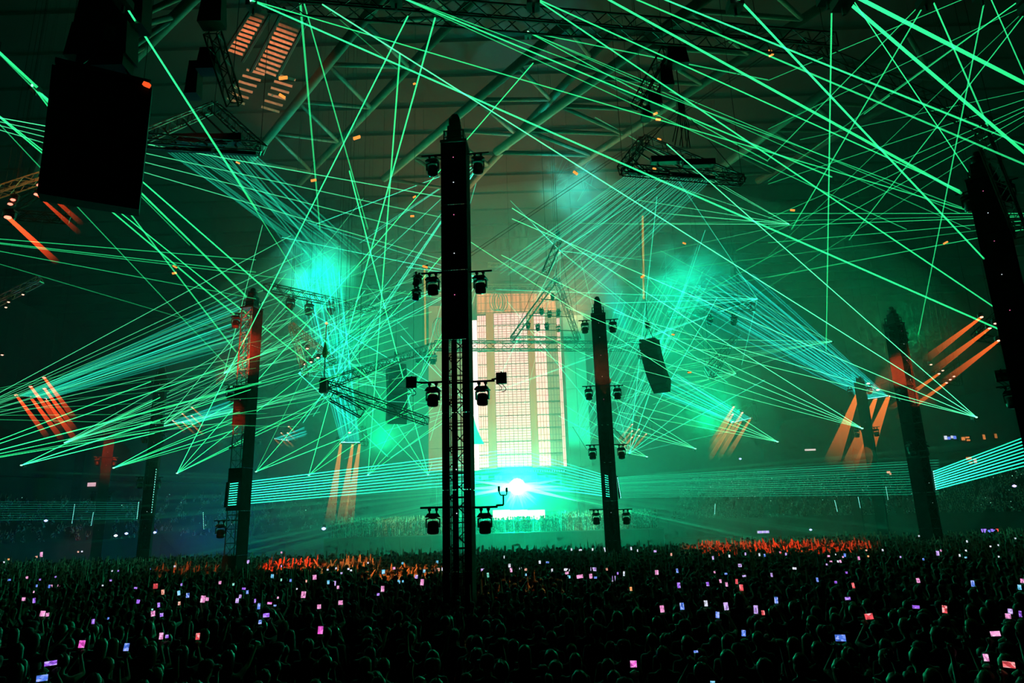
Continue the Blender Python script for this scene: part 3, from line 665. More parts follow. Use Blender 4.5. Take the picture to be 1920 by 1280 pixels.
far_rig('f', ((1373, 776), (1375, 762), (1373, 790), (1391, 773), (1390, 787), (1407, 783)), 76, (-42, 70), 'six amber rig lamps under a cyan bundle right of centre', LENS_PINK, LAMB, .40, .85, 10, 3)
far_rig('g', ((1185, 795), (1185, 807), (1185, 819), (1198, 804), (1198, 816), (1211, 813)), 84, (-30, 36), 'six small amber rig lamps behind the screen mast', LENS_PINK, LAMB, .25, .7, 6, 2)
far_rig('h', ((1608, 734), (1626, 718), (1644, 730), (1640, 746), (1664, 742)), 76, (-48, 130), 'amber rig lamps with broad cone beams', LENS_PINK, (1, .20, .03), .60, 1.2, 28, 6, beams=(0, 3, 4))
far_rig('i', ((1744, 683), (1759, 700), (1766, 694), (1773, 717), (1780, 711), (1787, 705)), 58, (-90, 66), 'six red rig lamps right of the orange-faced mast', LENS_PINK, (1, .16, .02), .45, .7, 10, 4, beams=(1, 3))
far_rig('j', ((1838, 594), (1853, 615), (1864, 606), (1870, 638)), 36, (-100, 78), 'red rig lamps beside the right-edge mast', LENS_PINK, (1, .14, .02), .6, .6, 14, 4, beams=(0, 1, 3))
for i, (x, y) in enumerate(((45, 552), (18, 566), (13, 576), (6, 665))):
    lit_head(x, y, 46, '%s small pink lit lamp on the faint truss at the left edge' % ('first', 'second', 'third', 'separate lowest')[i], size=.55, lens=LENS_PINK)
# tiny warm work lamps up in the roof
RL_X = [531, 529, 669, 588, 777, 777.1, 773, 1229, 1234, 1236, 1079, 1446, 1486, 1773, 328, 327, 1283, 1262, 1205, 1293, 446, 1444, 1227, 797]
RANKW = [('first second third fourth fifth sixth seventh eighth ninth tenth eleventh twelfth thirteenth fourteenth fifteenth sixteenth seventeenth eighteenth nineteenth twentieth twenty-first twenty-second twenty-third twenty-fourth'.split())[sorted(RL_X).index(x)] for x in RL_X]
AMB_L = glow('roof_amber', (1, .30, .05), 1.3)
for i, (x, y, w_) in enumerate(((531, 146, 16), (529, 180, 12), (669, 258, 14), (588, 338, 10), (777, 157, 5), (777, 369, 6), (773, 405, 7), (1229, 213, 8), (1234, 224, 9), (1236, 261, 7), (1079, 324, 10), (1446, 103, 9), (1486, 394, 8), (1773, 455, 8), (328, 500, 8), (327, 512, 8), (1283, 456, 6), (1262, 627, 5), (1205, 518, 8), (1293, 698, 6), (446, 305, 8), (1444, 95, 6), (1227, 316, 6), (797, 500, 10))):
    c = P(x, y, 34); o = empty('roof_work_lamp', c, R_.uniform(-.5, .5)); k = w_ * mpp(c)
    tag(o, 'small amber work lamp in the roof, %s counted from the left' % RANKW[i], 'lamp', 'amber work lamps scattered in the roof')
    MB().box((0, 0, 0), (k, .1, k * .35), Matrix.Rotation(R_.uniform(-.6, .6), 3, 'Y')).build('lamp_glass', AMB_L, o); MB().box((0, .08, k * .3), (k * .8, .06, k * .2)).build('lamp_housing', M_BODY, o)
# ================================================================ stage
def led_mat(name, col, s, bw, bh, line=0.06, dark=0.25, off=0.0):
    m = bpy.data.materials.new(name); m.use_nodes = True; nt = m.node_tree; nt.nodes.clear(); L = nt.links.new
    tc = nt.nodes.new('ShaderNodeTexCoord'); sx = nt.nodes.new('ShaderNodeSeparateXYZ'); cx = nt.nodes.new('ShaderNodeCombineXYZ')
    L(tc.outputs['Object'], sx.inputs[0]); L(sx.outputs['X'], cx.inputs['X']); L(sx.outputs['Z'], cx.inputs['Y'])
    b = nt.nodes.new('ShaderNodeTexBrick'); b.offset = off; b.inputs['Scale'].default_value = 1.0
    b.inputs['Brick Width'].default_value = bw; b.inputs['Row Height'].default_value = bh; b.inputs['Mortar Size'].default_value = line; b.inputs['Mortar Smooth'].default_value = .3
    b.inputs['Color1'].default_value = (*col, 1); b.inputs['Color2'].default_value = (*[c * .86 for c in col], 1); b.inputs['Mortar'].default_value = (*[c * dark for c in col], 1)
    L(cx.outputs[0], b.inputs['Vector'])
    e = nt.nodes.new('ShaderNodeEmission'); o = nt.nodes.new('ShaderNodeOutputMaterial'); e.inputs[1].default_value = s
    L(b.outputs['Color'], e.inputs[0]); L(e.outputs[0], o.inputs[0]); m.cycles.emission_sampling = 'NONE'; return m
LED_MAIN = led_mat('led_pink_white', (1, .45, .44), 2.0, .62, .36, .06, .22)
LED_SIDE = led_mat('led_pale_grid', (1, .44, .42), 1.9, .50, 1.6, .05, .25)
LED_TOP = led_mat('led_salmon', (1, .26, .12), 1.15, .50, 1.3, .06, .35)
LED_EDGE = led_mat('led_dim_orange', (.75, .42, .22), .55, .5, .8, .06, .4)
COL_GLOW = led_mat('column_warm_glow', (.75, .20, .06), .8, .9, 6, .02, .7)  # opaque columns; the warm light on them is put in as emission
LED_WHITE = led_mat('led_white', (1, .60, .62), 2.2, 3, 6, .01, .8)
LED_ORANGE = led_mat('led_orange_wing', (.62, .30, .12), .45, 1.2, 2.2, .02, .7)
M_PALE = mat('pale_fabric', (0.6, 0.6, 0.58), 0.9, 0, 0.15, .5)
M_STAGE = mat('stage_black', (0.03, 0.03, 0.03), 0.8, 0, 0.3, 1)
SY = STAGE_Y
def sx_(x): return P(x, 740, SY).x
def sz_(y): return P(960, y, SY).z
wall = empty('stage_screen', (sx_(960), SY, 0)); tag(wall, 'huge pinkish white stage screen of gridded panels behind the central mast', 'screen')
def on_wall(name, x0, x1, y0, y1, m, dy=0.0, dp=.3, parent=wall, nx=1, nz=1, gap=.07):
    X0, X1, Z1, Z0 = sx_(x0), sx_(x1), sz_(y0), sz_(y1); w_, h_ = (X1 - X0) / nx, (Z1 - Z0) / nz
    me = MB().box((0, 0, 0), (w_ - gap, dp, h_ - gap)).mesh(name, m)
    for i in range(nx):
        for j in range(nz):
            o = link(name, me, parent); o.location = (X0 + w_ * (i + .5) - parent.location.x, dy, Z0 + h_ * (j + .5))
on_wall('led_panel', 929, 993, 587, 876, LED_MAIN, nx=4, nz=12)
on_wall('led_panel', 897, 914, 590, 880, LED_SIDE, nx=2, nz=13)
on_wall('led_panel', 897, 1050, 548, 587, LED_TOP, nx=9, nz=3, dy=-.05)
on_wall('led_panel', 1006, 1028, 590, 880, LED_SIDE, nx=2, nz=12)
on_wall('led_panel', 1028, 1050, 590, 880, LED_EDGE, nx=2, nz=12)
on_wall('column', 914, 929, 587, 882, COL_GLOW, dy=-.3, dp=.8)
on_wall('column', 993, 1006, 587, 882, COL_GLOW, dy=-.3, dp=.8)
on_wall('white_slab', 876, 897, 598, 880, LED_WHITE, dy=.05)
on_wall('edge_post', 1050, 1056, 600, 880, LED_SIDE, dy=-.2, dp=.5)
on_wall('backing', 806, 1060, 545, 885, M_STAGE, dy=.8, dp=.8)
# horizontal cable rails with swags in front of the panels
for j in range(13):
    z = sz_(876 - j * 24.1); mb = MB(); xa, xb = sx_(897) - wall.location.x, sx_(1050) - wall.location.x
    mb.tube((xa, -.55, z), (xb, -.55, z), .05, 4)
    for k in range(16):
        x0 = xa + (xb - xa) * k / 16; mb.path([(x0, -.55, z), (x0 + .35, -.55, z - .14), (x0 + .7, -.55, z)], .03, 3)
    mb.build('cable_rail', M_CABLE, wall)
for x in (815, 860, 920, 1000, 1050):
    MB().box((sx_(x) - wall.location.x, 1.2, sz_(885) / 2), (.6, .6, sz_(885))).build('support_post', M_STAGE, wall)
# wings, header and frame
wing = empty('stage_wing', (sx_(820), SY - 1.5, 0)); tag(wing, 'dim orange side screen left of the central mast', 'screen')
on_wall('wing_panel', 806, 836, 575, 640, LED_ORANGE, parent=wing, nx=1, nz=2); on_wall('wing_panel', 806, 876, 640, 880, LED_ORANGE, parent=wing, nx=2, nz=6)
wing2 = empty('stage_wing', (sx_(1090), SY - 1.5, 0)); tag(wing2, 'grey draped side panel right of the stage screen', 'screen')
on_wall('wing_panel', 1060, 1100, 600, 880, M_PALE, parent=wing2, nx=2, nz=4)
for wg, x in ((wing, 815), (wing2, 1080)): MB().box((sx_(x) - wg.location.x, .6, sz_(882) / 2), (.6, .6, sz_(882))).build('support_post', M_STAGE, wg)
def ring_art(px, py, rpx, n):
    o = empty('ring_ornament', P(px, py, SY - 2.5)); tag(o, 'pale coiled rings hanging %s' % ('before the left wing' if px < 860 else 'before the screen top'), 'ornament')
    for i in range(n):
        mb = MB(); r = rpx * mpp(o.location); k = 20
        pts = [Vector((i * .35 + r * .55 * math.cos(2 * PI * t / k), .1 * i, r * math.sin(2 * PI * t / k))) for t in range(k + 1)]
        mb.path(pts, .05, 4).build('ring', M_PALE, o)
    wire(o, Matrix.Translation(-o.location), o.location)
ring_art(822, 615, 20, 4); ring_art(928, 565, 18, 4)
truss('stage_truss', P(893, 541, SY - 1), P(1056, 541, SY - 1), 'lattice header truss along the top of the stage screen', 1.0, 1.0, .09, M_LITALU)
truss('stage_truss', P(915, 497, SY - 1), P(1005, 497, SY - 1), 'short lattice truss floating above the stage screen', .5, .8, .07, M_LITALU)
# swooping fabric by the white slab
mb = MB(); n = 12
for i in range(n):
    t0, t1 = i / n, (i + 1) / n
    a = lambda t: P(884 + 24 * t ** 2.2, 740 + 92 * t, SY - 3); b = lambda t: P(872, 740 + 92 * t, SY - 3)
    q = [a(t0), a(t1), b(t1), b(t0)]; mb.add(q + [v + Vector((0, .3, 0)) for v in q], ((0, 1, 2, 3), (4, 7, 6, 5), (0, 4, 5, 1)))
o = mb.build('draped_cloth', M_PALE); wire(o, Matrix.Identity(4), P(878, 742, SY - 2.9)); tag(o, 'pale swooping cloth hanging over the white slab beside the central mast', 'cloth')
# booth: canopy with a row of lamps, deck, shelves, front screen
bo = empty('booth', P(985, 1000, SY - 8)); bo.location.z = 0; tag(bo, 'performer booth with lamp-edged canopy under the stage screen', 'booth')
BY = SY - 8
def bx(name, x0, x1, y0, y1, m, dp=3.0, dy=0.0, taper=1.0):
    a, b = P(x0, (y0 + y1) / 2, BY), P(x1, (y0 + y1) / 2, BY); z1, z0 = P((x0 + x1) / 2, y0, BY).z, P((x0 + x1) / 2, y1, BY).z
    o = MB().box(((a.x + b.x) / 2 - bo.location.x, dy, (z0 + z1) / 2), (abs(b.x - a.x), dp, z1 - z0), taper=taper).build(name, m, bo); return o
M_BOOTH = mat('booth_panel', (0.20, 0.22, 0.20), 0.6, 0, 0.3, 2)
bx('canopy', 888, 1085, 879, 884, M_BOOTH, 6, 0, .8); bx('canopy_edge', 905, 1060, 884, 888, M_STAGE, 5)
for i in range(34):
    bx('canopy_lamp', 912 + i * 4.3, 914 + i * 4.3, 884, 887, glow('canopy_cyan', (.15, 1, .8), .9), .3, -2.7)
for i, x in enumerate((886, 903, 928, 983, 1010, 1028)): bx('equipment_case', x, x + 13, 892, 900, mat('case_tan', (.45, .32, .18), .6), 1.0, -1 + .2 * i)
bx('shelf', 870, 1050, 901, 904, M_BOOTH, 3); bx('deck', 880, 1075, 918, 922, M_BOOTH, 4); bx('deck_front', 880, 1080, 922, 960, M_STAGE, 3, .5)
for x in (890, 935, 1005, 1050): bx('deck_post', x, x + 2, 888, 922, M_BOOTH, .3, -1)
fs = empty('front_screen', P(973, 965, BY - 3)); tag(fs, 'low pale pink screen strip behind the raised crowd', 'screen')
a, b = P(924, 965, BY - 3), P(1022, 965, BY - 3)
for i in range(3):
    p, q = a.lerp(b, i / 3), a.lerp(b, (i + 1) / 3); c = (p + q) / 2
    o = MB().box((0, 0, 0), ((q - p).length - .04, .2, 18 * mpp(c))).build('led_panel', LED_WHITE, fs); o.location = c - fs.location
# burst of laser light
S = P(970, 912, SY - 12); lb = empty('laser_burst', S); tag(lb, 'dazzling white-cyan laser burst in the middle of the booth', 'laser'); inv = Matrix.Translation(-S)
MB().lathe([(max(.03, .95 * math.cos(t)), .95 * math.sin(t)) for t in [(-.5 + i / 8) * PI for i in range(9)]], 14).build('aperture', glow('burst_white', (.75, 1, .95), 6), lb, True)
MB().box((0, .9, 0), (1.2, .8, .9)).build('casing', M_LBOX, lb)
for i in range(40):
    t = 2 * PI * i / 40 + R_.uniform(-.06, .06); L = R_.uniform(14, 42)
    if math.sin(t) > .3: L *= .5
    if abs(math.sin(t)) < .35: L *= 2.6
    e = P(970 + L * 1.6 * math.cos(t), 912 - L * 1.2 * math.sin(t), SY - 15)
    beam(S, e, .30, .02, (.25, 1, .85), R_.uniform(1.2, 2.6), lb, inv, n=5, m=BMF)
for i in range(70):       # long flat rays over the crowd
    left = i % 2; x = (R_.uniform(-60, 760) if left else R_.uniform(1180, 1980)); y = 912 + (x - 970) * (-.03) + R_.uniform(-50, 190) * abs(x - 970) / 700
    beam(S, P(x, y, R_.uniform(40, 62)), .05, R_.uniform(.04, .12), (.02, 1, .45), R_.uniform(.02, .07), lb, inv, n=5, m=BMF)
# amber poles beside the stage, made to glow, and blue-lit background lamps
M_POLE = mat('amber_pole', (.7, .38, .08), .6)
for x, y0, y1, Y, l in ((796, 505, 650, 80, 'left of the central mast'), (1205, 405, 560, 70, 'high in the haze at right of centre')):
    o = MB().tube(P(x, y0, Y), P(x + 2, y1, Y), .11, 8).build('amber_pole', glow('amber_pole_glow', (1, .42, .06), .45)); wire(o, Matrix.Identity(4), P(x, y0, Y)); tag(o, 'upright amber pole %s' % l, 'light strip')

# raised platform in the crowd
PY0, PY1, PZ0 = 75.0, 83.0, P(640, 1009, 75).z
pl = empty('crowd_platform', (P(905, 1000, PY0).x, PY0, 0)); tag(pl, 'dark raised viewing platform in front of the stage', 'platform')
xa, xb = P(607, 1010, PY0).x, P(1245, 1000, PY0).x
MB().box(((xa + xb) / 2 - pl.location.x, (PY1 - PY0) / 2, PZ0 / 2), (xb - xa, PY1 - PY0, PZ0)).build('deck', M_STAGE, pl)
for i in range(22):
    x = xa + (xb - xa) * (i + .5) / 22
    MB().box((x - pl.location.x, -.06, PZ0 / 2), ((xb - xa) / 22 - .08, .08, PZ0 - .1)).build('front_panel', M_CLOTH, pl)
MB().tube((xa - pl.location.x, -.1, PZ0 + .02), (xb - pl.location.x, -.1, PZ0 + .02), .05, 6).build('edge_rail', M_ALU, pl)

# ================================================================ signs, screens and lamps around the stands
def lit_board(px, py, Y, wpx, hpx, blocks, label):
    c = P(px, py, Y); k = mpp(c); o = empty('lit_board', c); tag(o, label, 'screen')
    MB().box((0, .1, 0), (wpx * k, .1, hpx * k)).build('board', M_STAGE, o)
    for i, (x, y, w_, h_, col, s) in enumerate(blocks):
        MB().box((x * k, -.02, -y * k), (w_ * k, .08, h_ * k)).build('lit_patch', glow('patch_%d_%d_%d' % (px, py, i), col, s), o)
V, Bl, Rd, Or, Wh = (.35, .18, 1), (.15, .25, 1), (1, .08, .06), (1, .32, .08), (.8, .85, 1)
lit_board(1431, 997, 96, 25, 7, [(-9.6 + 2.75 * i, 0, 2.2, 4.2, (.55, .36, 1) if i % 3 else (.7, .6, 1), 1.3) for i in range(8)], 'small violet lit strip sign at the foot of the right stand')
lit_board(1857, 995, 80, 34, 12, ((-12, 0, 9, 8, V, 1.2), (-2, 1, 5, 6, Bl, 1), (3, -1, 4, 5, V, 1), (7, 1, 4, 6, Bl, .9), (13, -1, 4, 5, Rd, 1)), 'blue and violet lit board at the foot of the stand by the right edge')
lit_board(1783, 820, 84, 28, 12, ((-10, 0, 5, 7, Wh, 1), (-4, 1, 5, 5, Bl, 1), (2, -1, 4, 5, Wh, .8), (7, 0, 5, 6, Bl, .9)), 'blue-white lit kiosk window high in the right stand')
lit_board(1811, 822, 84, 22, 12, ((-5, 0, 6, 6, Or, .8), (3, -2, 7, 3, Or, .7), (4, 3, 6, 3, Or, .7)), 'orange lit kiosk window beside the blue-white one in the right stand')
lit_board(1845, 819, 84, 6, 12, ((0, 0, 4, 9, Or, .6),), 'narrow orange lit doorway in the right stand')
lit_board(1867, 817, 84, 6, 12, ((0, 0, 4, 8, Or, .4),), 'narrow dim orange lit doorway nearest the right edge')
lit_board(1822, 862, 80, 20, 16, ((-5, -3, 10, 5, Or, .6), (6, 2, 5, 8, (1, .5, .4), .6), (-3, 5, 6, 3, Or, .5)), 'orange lit box behind the right laser bar beams')
lit_board(1667, 886, 88, 10, 8, ((-1, -1, 6, 4, (1, .4, .25), .9), (2, 2, 3, 4, (1, .4, .25), .8)), 'small salmon lit window in the right stand')
lit_board(1519, 843, 96, 24, 6, ((0, 0, 20, 3, (1, .8, .75), .9),), 'pale lit strip under the upper right tier')
lit_board(172, 908, 86, 18, 12, ((0, 0, 15, 7, (1, .6, .7), .7),), 'pale pink lit board in the dark left stand')
for i, (x, y, Y, col, l) in enumerate(((217, 1004, 80, Wh, 'white lamp in the dark at left under the stand'), (237, 1000, 80, Bl, 'blue-haloed lamp second from the white one at left'), (290, 998, 80, Bl, 'blue-white lamp right of the second left mast'), (1520, 993, 92, Bl, 'blue-haloed lamp under the right stand'), (1388, 860, 98, Bl, 'blue pair lamp at the left end of the right stand'), (607, 991, 60, Bl, 'blue-white lamp at the platform corner'), (86, 976, 80, Bl, 'faint blue lamp far left'), (1902, 911, 70, V, 'violet lamp near the right edge of the stand'))):
    c = P(x, y, Y); o = empty('work_lamp', c); tag(o, l, 'lamp')
    MB().lathe([(.03, -.12), (.17, -.05), (.2, .05), (.03, .14)], 8).build('bulb', glow('bulb_%d' % i, tuple(.3 + .7 * v for v in col), 2.2), o); MB().box((0, .2, .2), (.25, .2, .3)).build('housing', M_BODY, o)
# blue wash at the left foot of the stand: two small flood lamps
for x, y in ((355, 1012), (395, 1010)):
    lamp('POINT', 'blue_flood_lamp', P(x, y, 84), (.03, .12, 1), 1600, radius=.2)
# vertical strips of cyan dots on far posts
for i, (x0, y0, x1, y1, Y, n, l) in enumerate(((140, 946, 135, 980, 70, 12, 'before the farthest left mast'), (175, 961, 171, 984, 72, 9, 'left of the red-panelled mast'), (260, 942, 257, 971, 56, 10, 'left of the second left mast'), (381, 961, 382, 991, 72, 10, 'on the small far left mast'), (1565, 938, 1570, 958, 76, 10, 'in the amber beam at right'), (1609, 932, 1613, 951, 74, 9, 'right of the amber beam'), (1661, 912, 1665, 936, 80, 10, 'left of the orange-faced mast'), (1341, 945, 1340, 963, 82, 9, 'in the haze right of the screen mast'), (1158, 896, 1164, 932, 41.5, 11, 'on the right edge of the mast by the screen'), (293, 880, 284, 960, 56.5, 18, 'down the side of the second left mast'))):
    a, b = P(x0, y0, Y), P(x1, y1, Y); o = empty('led_strip', a); tag(o, 'vertical strip of cyan dots %s' % l, 'light strip')
    MB().tube(Vector((0, .06, 0)), b - a + Vector((0, .06, 0)), .05, 5).build('rail', M_BLACK, o)
    for k in range(n):
        q = MB().lathe([(.01, -.05), (.5 * mpp(a), 0), (.01, .05)], 6).build('led', C_DOT, o); q.location = (b - a) * (k / (n - 1))
# ================================================================ laser projectors and their beams
W = 1.6
ORD = 'left-floor lasers', 'right-floor lasers'
laser_fan((332, 887), 64, ((765, 30, 18, 2.2, 5, .9), (1000, 118, 20, 2, 4, .7), (735, 575, 40, 2, 2.4, .7), (745, 676, 44, 2, 2.2, .7), (700, 712, 44, 2, 2.2, .6)), 'laser projector firing a green fan between the two left masts', group=ORD[0])
laser_fan((480, 884), 70, ((870, 432, 36, 2, 3, .75), (800, 716, 48, 2, 2.2, .7), (805, 759, 50, 2, 2.2, .6), (620, 600, 45, 1.4, 2, .35), (700, 800, 55, 1.6, 2, .5)), 'laser projector firing a green fan right of the red-lit mast', group=ORD[0])
laser_fan((579, 891), 74, ((816, 33, 20, 2, 6, .75), (830, 635, 45, 2, 2.4, .7), (835, 718, 50, 2, 2, .6), (760, 690, 50, 1.5, 2, .4)), 'laser projector firing a green fan by the amber cone beams', group=ORD[0])
laser_fan((690, 890), 76, ((750, 100, 22, 2, 6, .6), (835, 613, 48, 2, 2.4, .7), (835, 739, 56, 2, 2, .6), (832, 786, 60, 2, 2, .5)), 'laser projector whose green beam rises almost upright left of centre', group=ORD[0])
laser_fan((803, 890), 78, ((655, 320, 40, 2, 5, .8), (610, 578, 46, 2, 3, .7), (560, 643, 48, 2, 2.4, .6), (810, 868, 70, 2, 2, .6)), 'laser projector just left of the central mast with beams fanning left', group=ORD[0])
laser_fan((213, 877), 60, ((450, 748, 44, 2.2, 2.6, .85), (640, 700, 40, 2, 2.4, .5), (445, 788, 46, 2.2, 2.4, .7), (600, 772, 44, 2, 2, .4), (440, 806, 46, 2, 2.4, .8)), 'laser projector beside the red-panelled mast', LG, ORD[0])
laser_fan((40, 872), 56, ((300, 745, 44, 2.4, 2.6, .9), (470, 730, 36, 2.4, 2.6, .6), (300, 788, 44, 2.4, 2.4, .8), (450, 772, 38, 2, 2, .6), (290, 812, 46, 2, 2.4, .8)), 'laser projector low at the left edge', LG, ORD[0])
laser_fan((-150, 882), 50, ((283, 715, 42, 2.4, 3, .7), (520, 655, 34, 2.4, 3, .75), (600, 690, 34, 2.2, 2.4, .5), (490, 716, 34, 2.4, 2.4, .7), (285, 790, 42, 2.4, 2.4, .7), (280, 810, 42, 2.4, 2.4, .7), (640, 740, 36, 2, 2, .4)), 'laser projector beyond the left edge with long low beams', LG, ORD[0])
laser_fan((-260, 780), 46, ((430, 640, 36, 1.5, 2, .16), (700, 700, 34, 1.5, 2, .12), (480, 690, 36, 1.5, 2, .14), (500, 745, 36, 1.5, 2, .16), (500, 775, 36, 1.5, 2, .2), (560, 800, 36, 1.5, 2, .22), (600, 660, 36, 1.4, 2, .12), (640, 610, 36, 1.4, 2, .12)), 'laser projector beyond the left edge with faint level beams', LG, ORD[0])
# right side
laser_fan((1831, 782), 46, ((1250, 270, 26, 2.2, 4, .8), (604, 8, 16, 2.2, 5, .85), (960, 410, 30, 2.2, 2.6, .7), (1150, 585, 36, 2, 2.2, .6), (1300, 652, 38, 2, 2.2, .6)), 'laser projector low beside the mast at the right edge', LGY, ORD[1])
laser_fan((1617, 803), 60, ((960, 390, 30, 2, 3, .75), (940, 478, 34, 2, 2.4, .65), (1060, 575, 40, 2, 2.2, .6), (1140, 645, 44, 1.8, 2, .55), (1180, 688, 44, 1.8, 2, .5)), 'laser projector behind the mast in the amber beams', LGY, ORD[1])
laser_fan((1458, 828), 66, ((880, 452, 34, 1.8, 2.4, .6), (1000, 620, 44, 1.8, 2, .55), (1080, 690, 50, 1.8, 2, .55), (1130, 745, 52, 1.6, 2, .55), (1160, 772, 54, 1.6, 2, .45)), 'laser projector in the green haze right of the six amber lamps', LGY, ORD[1])
laser_fan((1304, 841), 70, ((1010, 655, 48, 1.6, 2, .5), (1100, 750, 56, 1.6, 2, .6), (1130, 785, 58, 1.6, 2, .6), (1150, 805, 60, 1.6, 2, .5)), 'laser projector in the haze left of the six amber lamps', LGY, ORD[1])
laser_fan((1213, 856), 74, ((1060, 760, 60, 1.6, 1.8, .5), (1100, 815, 66, 1.6, 1.8, .5), (1170, 848, 70, 1.6, 1.8, .8)), 'laser projector just right of the mast by the screen', LGY, ORD[1])
# overhead: projectors above the frame and behind the camera side
OV = 'overhead lasers'
laser_fan((1560, -22), 12, ((1930, 294, 11, 7, 6, .62), (1549, 658, 40, 3.5, 2, .35)), 'overhead laser projector sending a thick green beam to the upper right', LG, OV)
laser_fan((1590, -14), 11, ((1960, 176, 10, 8, 7, .6), (1815, 322, 24, 2, 2, .5)), 'overhead laser projector sending the topmost thick green beam', LG, OV)
laser_fan((1383, -4), 14, ((1845, 485, 24, 5, 3.4, .6),), 'overhead laser projector whose beam falls steeply to the right-edge mast', LG, OV)
laser_fan((960, -100), 13, ((1802, 362, 20, 4, 6, .55), (1930, 312, 18, 3, 4, .4)), 'overhead laser projector above the central mast', LG, OV)
laser_fan((1744, -10), 15, ((1852, 236, 22, 3, 3, .4), (1440, 300, 30, 2, 2, .25), (1484, 430, 30, 3, 2.6, .3)), 'overhead laser projector at upper right with crossing beams', LG, OV)
laser_fan((1850, -20), 16, ((1722, 628, 40, 3, 2, .28), (1930, 160, 12, 2.2, 2.4, .4), (1440, 151, 30, 1.6, 1.6, .25)), 'overhead laser projector near the top right corner', LG, OV)
laser_fan((1935, -16), 16, ((1620, 214, 26, 2.4, 2, .28), (1440, 340, 34, 2, 1.6, .12)), 'overhead laser projector beyond the top right corner', LG, OV)
laser_fan((1940, 2), 15, ((1592, 450, 34, 2.4, 2, .28), (1440, 242, 34, 1.4, 1.4, .2), (1440, 480, 40, 1.5, 1.5, .12)), 'overhead laser projector just outside the right edge', LG, OV)
laser_fan((1100, -60), 14, ((1930, 276, 16, 3, 3, .42), (1835, 236, 18, 3, 3, .35)), 'overhead laser projector right of the central mast', LG, OV)
laser_fan((1000, -5), 15, ((1800, 357, 24, 3, 2.6, .45), (1930, 620, 30, 3, 3, .5)), 'overhead laser projector over the long top truss', LG, OV)
laser_fan((470, 0), 17, ((1880, 620, 34, 3.4, 3.6, .62), (1820, 396, 28, 2.4, 2.4, .36)), 'overhead laser projector at the left end of the long top truss', LG, OV)
laser_fan((740, -10), 17, ((1560, 332, 26, 3, 3, .45), (1700, 430, 30, 2, 2, .25), (1820, 395, 30, 2, 2, .25)), 'overhead laser projector above the left roof girder', LG, OV)
laser_fan((990, 60), 30, ((1440, 150, 26, 2, 2.5, .3), (1440, 302, 34, 2, 2.5, .3), (1800, 400, 30, 1.6, 1.6, .25), (1820, 430, 30, 1.6, 1.6, .2)), 'overhead laser projector behind the long top truss', LG, OV)
laser_fan((560, -30), 22, ((600, 430, 45, 5, 2.6, .28), (745, 130, 26, 2, 2, .1), (690, 430, 44, 3, 2.5, .3)), 'overhead laser projector with soft beams falling left of centre', LG, OV)
laser_fan((-40, 62), 12, ((70, 164, 13, 5, 6, .55), (356, 460, 30, 3, 2, .2)), 'overhead laser projector at the upper left corner', LG, OV)
laser_fan((222, -10), 14, ((482, 394, 30, 5, 4, .42), (560, 520, 44, 3, 2, .25)), 'overhead laser projector above the big speaker hang', LG, OV)
laser_fan((60, 160), 24, ((462, 556, 38, 4, 4, .45), (700, 718, 46, 3, 3, .5), (443, 660, 38, 3, 3, .35)), 'overhead laser projector behind the big speaker hang', LG, OV)
laser_fan((-60, 170), 28, ((440, 590, 38, 3, 3.2, .45), (590, 690, 44, 2.4, 2.4, .45), (445, 706, 38, 2, 2, .2)), 'overhead laser projector beyond the left edge, steeply falling beams', LG, OV)
laser_fan((-200, 185), 26, ((860, 375, 38, 1.8, 2, .45), (840, 410, 38, 1.8, 2, .3), (850, 450, 38, 1.8, 2, .3), (840, 490, 38, 1.8, 2, .3)), 'laser projector beyond the left edge with thin shallow beams', LGY, OV)
laser_fan((-220, 430), 30, ((480, 487, 36, 1.6, 1.8, .28), (480, 510, 36, 1.6, 1.8, .28), (840, 560, 40, 1.6, 1.8, .2), (480, 560, 36, 1.6, 1.8, .22), (440, 625, 36, 1.6, 1.8, .12)), 'laser projector beyond the left edge with faint level beams halfway up', LG, OV)
laser_fan((2080, 400), 30, ((1440, 400, 40, 1.5, 1.5, .3), (1440, 424, 40, 1.5, 1.5, .3), (1440, 455, 40, 1.5, 1.5, .25), (1440, 520, 40, 1.5, 1.5, .15), (1300, 545, 44, 1.5, 1.5, .15), (1200, 420, 44, 1.5, 1.5, .15), (1300, 500, 44, 1.5, 1.5, .12)), 'laser projector beyond the right edge with thin level beams', LG, OV)
laser_fan((2060, 140), 24, ((1440, 345, 40, 1.5, 1.5, .2), (1440, 410, 40, 1.5, 1.5, .2), (1380, 470, 44, 1.5, 1.5, .2), (1300, 560, 50, 1.5, 1.5, .2), (1360, 590, 50, 1.4, 1.4, .12), (1500, 262, 36, 1.4, 1.4, .15)), 'laser projector beyond the right edge with beams falling left', LG, OV)
